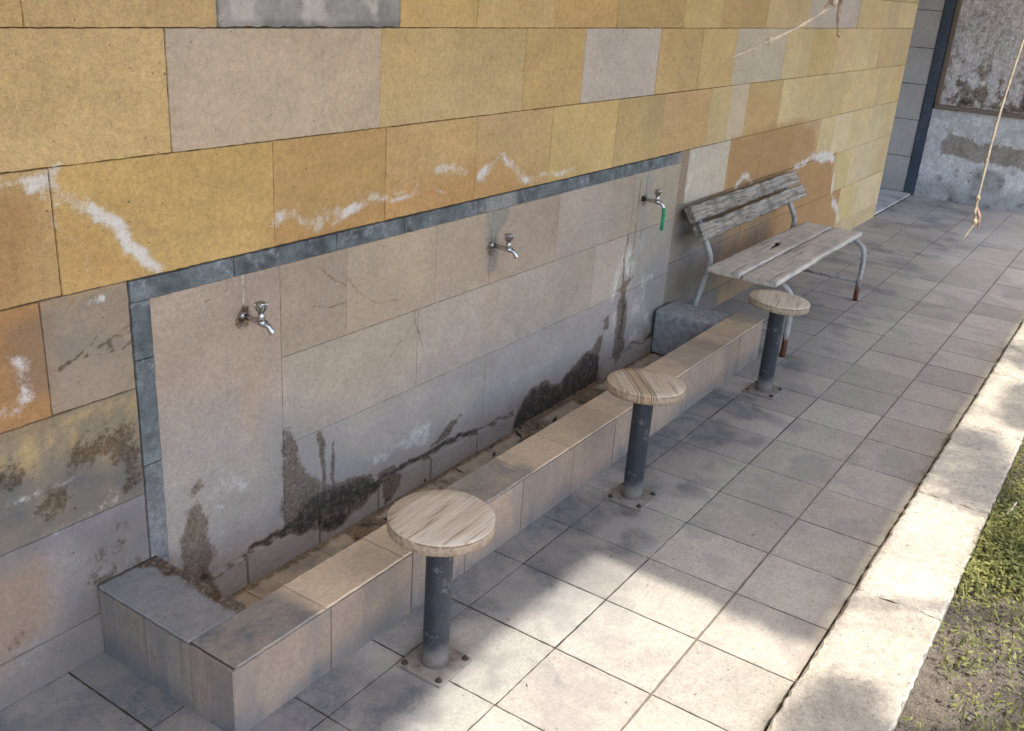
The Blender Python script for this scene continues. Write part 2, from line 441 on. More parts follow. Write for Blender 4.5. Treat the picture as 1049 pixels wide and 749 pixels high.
# paving tiles -------------------------------------------------------------
TX0, TX1, TY = -0.79, 2.70, -0.515        # trough footprint
def floor_col(rgb):
    base = lin(rgb) * 1.36
    def f(P):
        x, y = P[:, 0], P[:, 1]
        n = fbm(x, y, 2.2, 5, 40)
        n2 = fbm(x, y, 7.0, 4, 44)
        C = base[None] * (0.86 + 0.26 * n + 0.30 * (n2 - 0.5))[:, None]
        warm = sstep(-0.9, -1.4, y)
        C = C * (1 + warm[:, None] * np.array([0.05, 0.02, -0.02])[None])
        C = C * (1 - sstep(3.0, 6.5, x)[:, None] * np.array([-0.24, -0.26, -0.32])[None])  # paler towards the far end, standing in for open skylight there
        # foot-worn grime along the trough and round each stool
        g = 0.70 * sstep(-1.02, -0.58, y + 0.22 * (n - 0.5) + 0.1 * (n2 - 0.5)) * sstep(-3, -0.2, x) * (1 - 0.6 * sstep(2.4, 3.0, x))
        for sx, sy, r, a in ((-0.47, -0.74, 0.15, 0.85), (0.35, -0.68, 0.34, 0.6), (0.66, -0.61, 0.17, 0.9), (1.95, -0.62, 0.22, 0.5), (1.5, -0.66, 0.3, 0.25),
                             (-0.95, -0.25, 0.35, 0.75), (-0.75, -0.62, 0.2, 0.35), (-1.0, -0.6, 0.3, 0.35)):
            d = np.hypot((x - sx), (y - sy) * 1.3)
            g = np.maximum(g, a * sstep(r * 1.5, r * 0.3, d + 0.2 * (n2 - 0.5)))
        pale = 0.0
        for sx, sy, r in ((-0.28, -0.55, 0.12), (-0.12, -0.76, 0.10), (0.95, -0.58, 0.16), (2.3, -0.6, 0.16)):
            pale = np.maximum(pale, sstep(r * 1.4, r * 0.4, np.hypot(x - sx, y - sy) + 0.1 * (n2 - 0.5)))
        g = g * (1 - 0.8 * pale)
        g = g * (.6 + .75 * n2) + 0.30 * sstep(0.50, 0.70, n2) * (.4 + .9 * n)
        M = np.stack([np.zeros_like(g), np.zeros_like(g), np.clip(g * 1.15, 0, 0.85)], 1)
        return C, M
    return f
fb = MB()
ys = [0.0, -0.335, -0.642, -0.95, -1.258, -1.558, -1.60]
seed = 0
def rects_minus_trough(x0, x1, y0, y1):
    # y0<y1
    if x1 <= TX0 or x0 >= TX1 or y1 <= TY: return [(x0, x1, y0, y1)]
    out = []
    if y0 < TY: out.append((x0, x1, y0, TY))
    yy = max(y0, TY)
    if x0 < TX0: out.append((x0, TX0, yy, y1))
    if x1 > TX1: out.append((TX1, x1, yy, y1))
    return [r for r in out if r[1] - r[0] > 0.012 and r[3] - r[2] > 0.012]
for j in range(len(ys) - 1):
    ya, yb = ys[j + 1], ys[j]
    for i in range(-14, 28):
        x0, x1 = i * 0.3, (i + 1) * 0.3
        for (a0, a1, b0, b1) in rects_minus_trough(x0, x1, ya, yb):
            seed += 1
            s = 1 + 0.05 * (rng.random() - 0.5) * 2
            res = 0.014 if x1 < 2.5 else (0.03 if x1 < 5 else 0.06)
            if x1 < -1.6: res = 0.05
            g = 0.0014 + 0.0012 * rng.random()
            dz = (rng.random() - 0.5) * 0.0016
            gx = 0.0020 + 0.0012 * rng.random() + (0.0012 if x1 > 2 else 0); g = 0.0012 + 0.0010 * rng.random()
            g = g * (.6 + 1.2 * rng.random()); ga = .0032 if abs(b0 + 1.258) < .001 else g; gb_ = .0032 if abs(b1 + 1.258) < .001 else g
            fb.patch((a0 + gx, b0 + ga, dz), (1, 0, 0), (0, 1, 0), (0, 0, 1), a1 - a0 - 2 * gx, b1 - b0 - ga - gb_, res,
                     floor_col(np.array((148, 143, 135)) * s * np.array([1 + 0.004 * rng.normal(), 1, 1 - 0.005 * rng.normal()])), 0.0010, 0.0022, 0.0012, seed)
# floor of the recess at the far end
for i in range(4):
    fb.patch((7.0 + i * 0.35 + 0.002, 0.012, 0.02), (1, 0, 0), (0, 1, 0), (0, 0, 1), 0.346, 1.5, 0.1, floor_col((168, 164, 160)), 0.003, 0.03, 0.001, 77 + i)
jc = lin((62, 57, 50))
for q in ((-4.2, TX0, -1.6, 0.02), (TX0, TX1, -1.6, TY), (TX1, 8.42, -1.6, 0.02), (7.0, 8.42, 0.02, 1.55)):
    fb.quad([(q[0], q[2], -0.0021), (q[1], q[2], -0.0021), (q[1], q[3], -0.0021), (q[0], q[3], -0.0021)], jc)
fb.quad([(-4.2, -1.2635, -.0012), (8.4, -1.2635, -.0012), (8.4, -1.2525, -.0012), (-4.2, -1.2525, -.0012)], lin((116, 107, 96)))
paving = fb.build('paving', M_floor); tag(paving, kind='structure')

# kerb ------------------------------------------------------------------------
kb = MB()
KH = 0.032; KY0, KY1 = -1.566, -1.829
def kerb_col(s):
    base = lin(np.array((186, 176, 160)) * s) * 0.98
    def f(P):
        n = fbm(P[:, 0], P[:, 1], 5, 5, 60)
        C = base[None] * (0.82 + 0.36 * n)[:, None]
        g = 0.5 * sstep(0.55, 0.75, fbm(P[:, 0], P[:, 1], 3.0, 4, 63)) + 0.4 * sstep(-1.79, -1.84, P[:, 1])
        return C, np.stack([0 * g, 0 * g, g * 0.5], 1)
    return f
xk = -3.31
while xk < 8.3:
    L = 0.83; x1 = min(xk + L, 8.35); s = 1 + 0.08 * (rng.random() - 0.5); g = 0.004
    kb.patch((xk + g, KY1, KH), (1, 0, 0), (0, 1, 0), (0, 0, 1), x1 - xk - 2 * g, KY0 - KY1, 0.02, kerb_col(s), 0.007, 0.007, 0.006, int(xk * 7) + 50)
    kb.patch((xk + g, KY0, -0.02), (1, 0, 0), (0, 0, 1), (0, 1, 0), x1 - xk - 2 * g, KH + 0.014, 0.04, kerb_col(s), 0.003, 0.003, 0.001, 3)
    kb.patch((xk + g, KY1, -0.10), (1, 0, 0), (0, 0, 1), (0, -1, 0), x1 - xk - 2 * g, KH + 0.094, 0.04, kerb_col(s * 0.85), 0.003, 0.003, 0.001, 4)
    xk += L
kb.box((-3.3, KY1 + 0.008, -0.1), (8.34, KY0 - 0.008, KH - 0.008), jc)
kerb = kb.build('kerb', M_kerb); tag(kerb, kind='structure')

# garden soil -------------------------------------------------------------------
sb = MB()
def soil_patch(x0, x1, y0, y1, res):
    xs_ = np.arange(x0, x1 + res * 0.5, res); ys_ = np.arange(y0, y1 + res * 0.5, res)
    X, Y = np.meshgrid(xs_, ys_, indexing='ij'); x, y = X.ravel(), Y.ravel()
    z = -0.01 + 0.05 * (fbm(x, y, 1.6, 4, 70) - 0.5) + 0.03 * (fbm(x, y, 14, 3, 71) - 0.5)
    n = fbm(x, y, 2.5, 5, 73)
    C = lin((98, 90, 80))[None] * (0.7 + 0.6 * n)[:, None]
    na, nb_ = X.shape; idx = np.arange(na * nb_).reshape(na, nb_)
    F = np.stack([idx[:-1, :-1], idx[1:, :-1], idx[1:, 1:], idx[:-1, 1:]], -1).reshape(-1, 4)
    sb.add(np.stack([x, y, z], 1), F, C, np.zeros((len(x), 3)))
soil_patch(-0.5, 3.5, -2.83, -1.83, 0.02)
soil_patch(-6.5, -0.5, -2.83, -1.83, 0.1)
soil_patch(3.5, 12.5, -2.83, -1.83, 0.1)
soil_patch(-6.5, 12.5, -9.83, -2.83, 0.25)
soil = sb.build('garden_soil', M_soil, smooth=True); tag(soil, kind='structure')

# ------------------------------------------------------------------ STONE WALL
wall = empty('stone_wall', (0, 0, 0))
tag(wall, 'long yellow sandstone block wall with white salt marks behind the tap trough and bench', 'wall')

EFF = [  # (polyline in wall x,z ; half width ; strength)
 ([(-1.6,1.27),(-0.91,1.288),(-0.805,1.282)], .022, 1.0),
 ([(-0.80,1.262),(-0.72,1.225),(-0.63,1.15),(-0.58,1.09),(-0.545,1.025)], .024, 1.0),
 ([(-0.80,1.25),(-0.79,1.17),(-0.75,1.13),(-0.74,1.05)], .016, .7),
 ([(-0.15,1.07),(-0.08,1.09),(0.04,1.072),(0.13,1.07),(0.26,1.09),(0.31,1.10)], .03, .95),
 ([(0.33,1.09),(0.50,1.08)], .022, .7), ([(0.58,1.16),(0.66,1.15),(0.74,1.13)], .022, .65), ([(0.36,1.11),(0.5,1.105),(0.62,1.07)], .015, .55),
 ([(0.83,1.09),(0.90,1.12),(0.96,1.145),(1.05,1.10),(1.12,1.07),(1.20,1.04)], .026, .9),
 ([(1.20,1.04),(1.30,1.052),(1.42,1.04),(1.50,1.05)], .02, .7), ([(0.84,1.08),(0.95,1.06)], .02, .6),
 ([(4.44,0.72),(4.66,0.74),(4.87,0.765),(5.07,0.72),(5.36,0.685),(5.40,0.56),(5.47,0.42),(5.70,0.26),(5.80,0.15)], .032, 1.0),
 ([(4.80,0.74),(4.87,0.765),(5.1,0.735),(5.36,0.70)], .04, 1.0), ([(5.52,0.36),(5.66,0.25)], .05, .9),
 ([(-0.92,0.89),(-0.905,0.82),(-0.94,0.78),(-1.0,0.77)], .02, .8),
 ([(2.70,0.80),(2.74,0.88),(2.73,0.99)], .02, .8), ([(3.40,0.74),(3.50,0.77),(3.60,0.76),(3.66,.72)], .03, .8),
 ([(-0.75,0.99),(-0.70,0.985)], .012, .9), ([(-0.87,0.40),(-0.80,0.42),(-0.70,0.45)], .012, .5), ([(-0.99,0.53),(-0.8,0.56),(-0.66,0.60)], .012, .45),
 ([(-0.72,0.47),(-0.73,0.43)], .015, .6), ([(5.0,0.86),(5.08,0.80)], .02, .5), ([(4.0,0.83),(4.05,0.80)], .02, .4)]
DEEP = [
 ([(-3.0,1.27),(-0.91,1.28),(-0.82,1.26),(-0.84,1.03),(-0.865,1.01),(-0.87,0.735),(-3.0,0.735)], (152,113,64), .07, .75),
 ([(-0.80,1.23),(-0.72,1.19),(-0.63,1.10),(-0.58,1.02),(-0.80,1.02)], (176,134,74), .03, .6),
 ([(-0.15,1.05),(0.05,1.05),(0.3,1.08),(0.32,1.03),(-0.14,1.02)], (172,126,66), .05, .8),
 ([(0.33,1.14),(0.6,1.12),(0.8,1.15),(0.96,1.12),(1.2,1.06),(1.2,0.99),(0.3,0.99)], (172,128,70), .05, .7),
 ([(3.42,1.30),(3.60,1.24),(3.92,1.20),(3.95,1.02),(3.41,1.02)], (176,142,88), .05, .6),
 ([(3.24,1.0),(3.60,1.04),(4.42,1.04),(4.75,0.93),(4.86,0.78),(5.36,0.66),(5.40,0.5),(5.66,0.25),(5.70,0.0),(3.4,0.0),(3.30,0.5)], (158,123,76), .04, .85),
]
DARK = [  # grime and one painted shadow on the lower left, darker behind the bench
 ([(-3.0,0.66),(-1.0,0.64),(-0.85,0.60),(-0.72,0.56),(-0.62,0.60),(-0.62,0.43),(-0.85,0.39),(-3,0.38)], .05, .75),
 ([(-0.95,0.97),(-0.84,0.985),(-0.86,0.80),(-0.93,0.85)], .03, .4),
 ([(-0.86,0.93),(-0.66,0.87),(-0.63,0.84),(-0.80,0.84)], .03, .3),
 ([(-0.82,0.40),(-0.62,0.45),(-0.62,0.2),(-0.78,0.22)], .06, .55),
 ([(-0.86,0.24),(-0.78,0.30),(-0.78,-0.1),(-1.05,-0.1)], .07, .55),  # triangle of shadow beside the trough end, put into the colour
 ([(-3,0.10),(-1.0,0.06),(-0.8,0.1),(-0.8,-0.1),(-3,-0.1)], .04, .45),
 ([(2.6,0.75),(2.75,0.70),(3.0,0.55),(3.6,0.45),(4.1,0.45),(4.2,0.0),(2.6,0.0)], .10, .62),
 ([(2.62,0.72),(2.78,0.72),(2.80,0.40),(2.65,0.3)], .05, .5),
]
def wall_col(rgb, sd):
    base = lin(rgb) * K
    def f(P):
        x, z = P[:, 0], P[:, 2]
        n = fbm(x, z, 4.0, 5, 10 + sd % 7)
        st = fbm(x * 0.35 + 0.1 * z, z + (0.18 if sd % 2 else -0.1) * x, 20.0, 4, 12 + sd % 5)
        C = base[None] * (0.88 + 0.22 * n + 0.20 * (st - 0.5))[:, None]
        warm = (fbm(x, z, 2.4, 4, 21) - 0.5)
        C = C * (1 + warm[:, None] * np.array([0.05, 0.0, -0.28])[None])
        wx = x + 0.07 * (fbm(x, z, 9, 4, 30) - 0.5); wz = z + 0.07 * (fbm(x, z, 9, 4, 31) - 0.5)
        for pts, rgb2, wd, a in DEEP:
            m = poly_mask(wx, wz, pts, wd)[:, None] * a
            C = C * (1 - m) + (lin(rgb2)[None] * (0.88 + 0.24 * st[:, None])) * m
        # pale scoured stone at the foot, brownish patch, yellow flaking band (left end)
        left = sstep(-0.60, -0.66, x)
        m = (left * sstep(0.43, 0.33, wz))[:, None] * 0.85
        C = C * (1 - m) + lin((130, 123, 115))[None] * (0.85 + 0.3 * n[:, None]) * m
        m = poly_mask(wx, wz, [(-3,0.37),(-0.93,0.385),(-0.90,0.21),(-1.07,0.09),(-3,0.05)], .05)[:, None] * 0.75
        C = C * (1 - m) + lin((138, 114, 90))[None] * m
        fl = sstep(0.42, 0.58, fbm(x, z, 16, 5, 33))
        m = (poly_mask(wx, wz, [(-3.0,0.70),(-0.85,0.70),(-0.72,0.715),(-0.63,0.725),(-0.63,0.59),(-0.70,0.57),(-0.83,0.63),(-0.96,0.58),(-3,0.56)], .03) * fl)[:, None]
        C = C * (1 - m) + lin((168, 142, 92))[None] * m
        m = (poly_mask(wx, wz, [(-0.95,0.53),(-0.80,0.56),(-0.74,0.48),(-0.95,0.44)], .03) * sstep(0.46, 0.58, fbm(x, z, 22, 4, 35)))[:, None] * 0.7
        C = C * (1 - m) + lin((155, 135, 92))[None] * m
        R_ = np.zeros_like(x)
        for pts, wd, a in EFF:
            d = seg_dist(wx, wz, pts) * (1 + 1.1 * (fbm(x, z, 26, 4, 48) - .45))
            R_ = np.maximum(R_, a * .92 * sstep(wd * 1.45, 0.0, d) * (.55 + .8 * sstep(.35, .65, fbm(x, z, 13, 3, 47))))
        B_ = np.zeros_like(x)
        for pts, wd, a in DARK:
            B_ = np.maximum(B_, a * poly_mask(wx, wz, pts, wd))
        B_ = B_ * (0.45 + 1.1 * fbm(x, z, 11, 4, 37))
        G_ = 0.75 * poly_mask(wx, wz, [(-0.745,0.36),(-0.70,0.37),(-0.695,0.33),(-0.735,0.33)], .02) * 0.5
        rid = np.abs(fbm(x * .7, z * 2.2 - .5 * x, 9, 5, 39) - .5)
        G_ = np.maximum(G_, .62 * sstep(.05, .0, rid) * poly_mask(x, z, [(-.86,.93),(-.63,.90),(-.63,.74),(-.86,.74)], .03))
        G_ = np.maximum(G_, left * (.50 * sstep(.47, .66, fbm(x, z, 8, 5, 45)) * sstep(.40, .47, z) * sstep(.70, .60, z)))
        for pts_, wd_ in (([(-.801,.222),(-.802,-.02)], .0055), ([(-.801,.222),(-.62,.219)], .0045)):
            G_ = np.maximum(G_, .98 * sstep(wd_, wd_ * .3, seg_dist(x, z, pts_)))
        G_ = np.maximum(G_, left * .30 * sstep(.55, .72, fbm(x, z, 7, 5, 46)) * sstep(.45, .35, z))
        return desat(C, .11) * np.array((1.20, 1.17, 1.20)), np.clip(np.stack([R_, G_, B_], 1), 0, 1)
    return f

def desat(C, k):
    g = C.mean(1, keepdims=True)
    return C * (1 - k) + g * k
O1 = (178,146,88); OD = (182,142,76); GB = (176,157,132); PL = (182,163,118); GY = (180,167,152); FA = (186,167,116); FB = (190,172,128)
def vary(c):
    return tuple(np.array(c) * (1 + 0.022 * rng.normal()) * np.array([1, 1 + 0.004 * rng.normal(), 1 + 0.014 * rng.normal()]))
courses = [
 (1.604, 1.80, [(-4,O1),(-2.2,OD),(-.822,O1),(-.32,None),(.376,(186,152,88)),(.774,(184,152,92)),(1.266,OD),(1.759,O1),(2.42,(182,156,100)),(2.865,O1),(3.5,(184,160,108)),(4.226,(172,160,138)),(5.287,FA),(5.9,PL),(6.4,FA)]),
 (1.311, 1.604, [(-4,O1),(-2.4,OD),(-1.5,O1),(-.477,GB),(.292,(184,158,102)),(1.083,(184,150,84)),(1.514,GY),(2.19,(186,154,88)),(2.43,(182,152,92)),(2.665,(180,152,94)),(3.11,(178,166,138)),(3.88,FA),(4.375,(180,158,108)),(4.9,FA),(5.40,FB),(5.75,FA),(6.03,(184,160,112)),(6.5,FA)]),
 (1.014, 1.311, [(-4,OD),(-2.3,O1),(-.803,(182,142,72)),(-.148,(180,136,74)),(.323,(182,142,76)),(.807,(176,143,90)),(1.31,(184,154,96)),(1.85,(174,148,98)),(2.321,(178,140,86)),(2.87,(180,162,122)),(3.15,(178,160,130)),(3.405,(180,150,92)),(3.95,FA),(4.3,(184,164,116)),(4.72,FA),(5.3,FB),(5.7,FA),(6.2,FB),(6.6,FA)]),
 (0.727, 1.014, [(-4,(158,116,68)),(-2.0,(158,116,68)),(-.861,(140,124,98)),(-.63,None),(2.58,(140,122,98)),(2.69,(170,160,138)),(3.235,(176,138,80)),(3.75,(172,132,76)),(4.3,(180,152,104)),(4.86,FA),(5.2,FB),(5.6,FA),(6.1,FB),(6.5,FA)]),
 (0.42, 0.727, [(-4,(128,116,92)),(-1.7,(128,116,92)),(-.63,None),(2.58,(138,124,104)),(3.05,(142,118,84)),(3.6,(150,118,76)),(4.2,(166,122,70)),(4.8,(168,124,72)),(5.4,FA),(5.8,FB),(6.4,FA)]),
 (0.125, 0.42, [(-4,(132,124,120)),(-1.5,(130,122,118)),(-.63,None),(2.58,(132,122,106)),(3.2,(134,116,90)),(3.9,(150,118,78)),(4.5,(164,122,72)),(5.1,(168,126,76)),(5.7,FA),(6.2,(186,168,122))]),
 (-0.06, 0.125, [(-4,(130,122,116)),(-1.6,(126,120,116)),(-.63,None),(2.58,(128,120,108)),(3.4,(132,114,90)),(4.1,(150,118,80)),(4.8,(164,124,78)),(5.5,(178,158,118)),(6.1,(180,162,120))]),
]
XE = 6.97
HI = [(1.80,2.10),(2.10,2.40),(2.40,2.70),(2.70,3.0),(3.0,3.3),(3.3,3.66)]
wb = MB(); sd = 0
for z0, z1, bl in courses:
    bl = bl + [(XE, None)]
    for (xa, c), (xb, _) in zip(bl[:-1], bl[1:]):
        if c is None: continue
        sd += 1
        c = np.array(c, float)
        if z0 > 1.0 and c[0] - c[2] > 55: c = c * .55 + np.array((184, 156, 102)) * .45
        res = 0.0065 if (xa > -1.2 and xb < 1.2) else (0.011 if xb < 3.3 and xa > -1.6 else 0.02)
        if xb < -1.0: res = 0.04
        g = 0.0003 + 0.0010 * rng.random()
        dy = -0.003 * rng.random()
        wb.patch((xa + g, dy, z0 + g), (1, 0, 0), (0, 0, 1), (0, -1, 0), xb - xa - 2 * g, z1 - z0 - 2 * g, res, wall_col(vary(c), sd), 0.0014, 0.004, 0.0011, sd)
XS = -4.0
for z0, z1 in HI:                    # upper storey of the building, right of the step
    xa = XS
    while xa < XE + 1.42:
        xb = min(xa + 0.45 + 0.25 * rng.random(), XE + 1.43); sd += 1
        if XE + 1.43 - xb < 0.2: xb = XE + 1.43
        if z0 < 2.3 and xb > XE:
            if xa >= XE: break
            xb = XE
        wb.patch((xa + .001, 0, z0 + .001), (1, 0, 0), (0, 0, 1), (0, -1, 0), xb - xa - .002, z1 - z0 - .002, 0.1, flatcol(vary(FA), .1, 4, sd), 0.002, 0.005, 0.001, sd)
        xa = xb
mort = lin((92, 74, 50))
wb.box((-4.0, 0.004, -0.12), (XE, 1.6, 3.66), mort)
wb.box((XE, 0.004, 2.40), (8.6, 1.6, 3.66), mort)
masonry = wb.build('masonry', M_wall, wall)
cb = MB()
cb.box((XS, -0.03, 3.66), (8.6, 1.63, 3.72), lin((165, 155, 140)))
cb.build('coping', M_wall, wall)
# weathered grey slab set into the top course
gs = MB()
def slab_col(P):
    n = fbm(P[:, 0], P[:, 2], 14, 5, 50)
    C = lin((152, 147, 141))[None] * (0.7 + 0.6 * n)[:, None]
    m = sstep(0.5, 0.62, fbm(P[:, 0], P[:, 2], 9, 5, 52))[:, None]
    C = C * (1 - m) + lin((186, 179, 170))[None] * m
    edge = sstep(1.632, 1.612, P[:, 2]) * 0.5 + sstep(0.36, 0.374, P[:, 0]) * .5
    return C, np.stack([0 * n, 0 * n, edge], 1)
gs.patch((-.3185, -0.006, 1.6055), (1, 0, 0), (0, 0, 1), (0, -1, 0), .693, .193, 0.01, slab_col, .003, .012, .003, 5)
tag(gs.build('stone_slab', M_wall, wall), 'weathered grey slab in the top course')

# blue-grey marble strips framing the panel
def border_col(P):
    x, z = P[:, 0], P[:, 2]
    n = fbm(x * 1.6 + z * .6, z * 1.6 - x * .3, 11, 5, 80)
    C = lin((96, 102, 104))[None] * (0.15 + 1.6 * n)[:, None]
    v = sstep(0.03, 0.0, np.abs(fbm(x + z * .4, z, 9, 4, 82) - .5))[:, None] * .45
    C = C * (1 - v) + lin((165, 165, 165))[None] * v
    fade = (sstep(0.7, 0.3, z) * sstep(-.5, -.56, x))[:, None] * .7
    C = C * (1 - fade) + lin((132, 130, 130))[None] * fade
    p = (sstep(.85, .9, x) * sstep(1.12, 1.06, x))[:, None] * .8
    C = C * (1 - p) + lin((146, 143, 138))[None] * p
    p2 = sstep(2.45, 2.56, x)[:, None] * .7
    C = C * (1 - p2) + lin((140, 136, 132))[None] * p2
    return C, np.stack([.35 * sstep(1.0, 1.012, z) * sstep(.5, .6, n), 0 * x, 0 * x], 1)
BX0, BX1, BZ, BW = -0.628, 2.60, 1.012, 0.056
bb = MB()
xs = [BX0, -.30, .10, .42, .88, 1.10, 1.55, 1.98, 2.30, BX1]
for k, (a, b) in enumerate(zip(xs[:-1], xs[1:])):
    bb.patch((a + .0006, -0.004, BZ - BW), (1, 0, 0), (0, 0, 1), (0, -1, 0), b - a - .0012, BW - .001, .008, border_col, .0012, .012, .0008, k)
zs = [-0.05, .20, .50, .80, BZ - BW]
for k, (a, b) in enumerate(zip(zs[:-1], zs[1:])):
    bb.patch((BX0, -0.004, a + .0006), (1, 0, 0), (0, 0, 1), (0, -1, 0), BW, b - a - .0012, .008, border_col, .0012, .012, .0008, k + 20)
tag(bb.build('marble_border', M_border, wall), 'dark blue-grey marble strip round the tap panel')

# tiled panel behind the taps
MOLD = [
 ([(-0.50,0.31),(-0.46,0.325),(-0.415,0.25),(-0.425,0.12),(-0.44,0.0),(-0.53,0.0),(-0.53,0.13),(-0.525,0.24)], .02, .56),
 ([(-0.475,0.09),(-0.44,0.10),(-0.43,0.0),(-0.48,0.0)], .015, .95),
 ([(-0.49,0.39),(-0.45,0.40),(-0.44,0.36),(-0.48,0.35)], .014, .5),
 ([(-0.14,0.42),(-0.10,0.43),(-0.07,0.34),(-0.02,0.22),(0.04,0.16),(0.13,0.14),(0.20,0.06),(-0.02,0.02),(-0.13,0.06),(-0.15,0.2)], .018, .54),
 ([(0.02,0.36),(0.042,0.36),(0.048,0.16),(0.03,0.16)], .008, .75), ([(0.07,0.30),(0.085,0.30),(0.09,0.12),(0.075,0.12)], .006, .6),
 ([(-0.13,0.09),(-0.02,0.14),(0.05,0.14),(0.16,0.13),(0.27,0.10),(0.30,0.05),(0.12,-0.02),(-0.02,0.02),(-0.12,0.06)], .018, .93),
 ([(0.30,0.10),(0.40,0.10),(0.42,0.0),(0.33,-0.03)], .014, .66),
 ([(0.60,0.09),(0.72,0.14),(0.82,0.145),(0.70,0.08)], .012, .72),
 ([(1.16,-0.10),(1.20,0.02),(1.32,0.115),(1.45,0.10),(1.56,0.05),(1.66,0.10),(1.77,0.145),(1.90,0.14),(1.95,-0.10)], .02, .98),
 ([(1.82,0.14),(1.90,0.20),(1.95,0.20),(1.93,0.10)], .012, .7),
 ([(1.93,0.28),(1.99,0.30),(2.0,0.22),(1.95,0.22)], .012, .6),
 ([(2.06,0.36),(2.14,0.40),(2.17,0.22),(2.18,0.04),(2.06,0.02),(2.08,0.22)], .02, .66),
 ([(2.10,0.36),(2.14,0.38),(2.15,0.12),(2.11,0.10)], .015, .95),
 ([(2.02,0.40),(2.14,0.44),(2.2,0.43),(2.1,0.38)], .014, .6),
 ([(-0.292,0.855),(-0.262,0.855),(-0.262,0.818),(-0.292,0.818)], .005, 1.0),  # dark of the square hole round the first tap, put into the colour
]
SEAMS = [([(-.285,.073),(-.1,.074),(.1,.072),(.35,.068),(.6,.066),(.9,.058)], .016, .95), ([(-.5,.062),(-.285,.064)], .006, .6), ([(.9,.055),(1.18,.04)], .008, .7), ([(2.2,.055),(2.58,.05)], .007, .8), ([(2.08,.66),(2.09,.45),(2.11,.35)], .01, .7), ([(-.59,.30),(-.595,-.02)], .006, .7)]
CRACKS = [([(2.165,.95),(2.162,.70),(2.158,.42)], .75), ([(2.232,.95),(2.226,.62)], .6), ([(-.45,.9),(-.30,.93)], .3), ([(0.02,.92),(0.10,.86),(0.148,.84)], .5), ([(0.0,.80),(.08,.775),(.148,.78)], .45), ([(0.49,0.66),(0.50,0.60),(0.54,0.525)], .5), ([(0.16,0.86),(0.20,0.80),(0.30,0.74),(0.42,0.73)], .45), ([(0.30,0.47),(0.40,0.56),(0.47,0.60)], .35), ([(1.6,.88),(1.66,.78),(1.70,.72)], .35)]
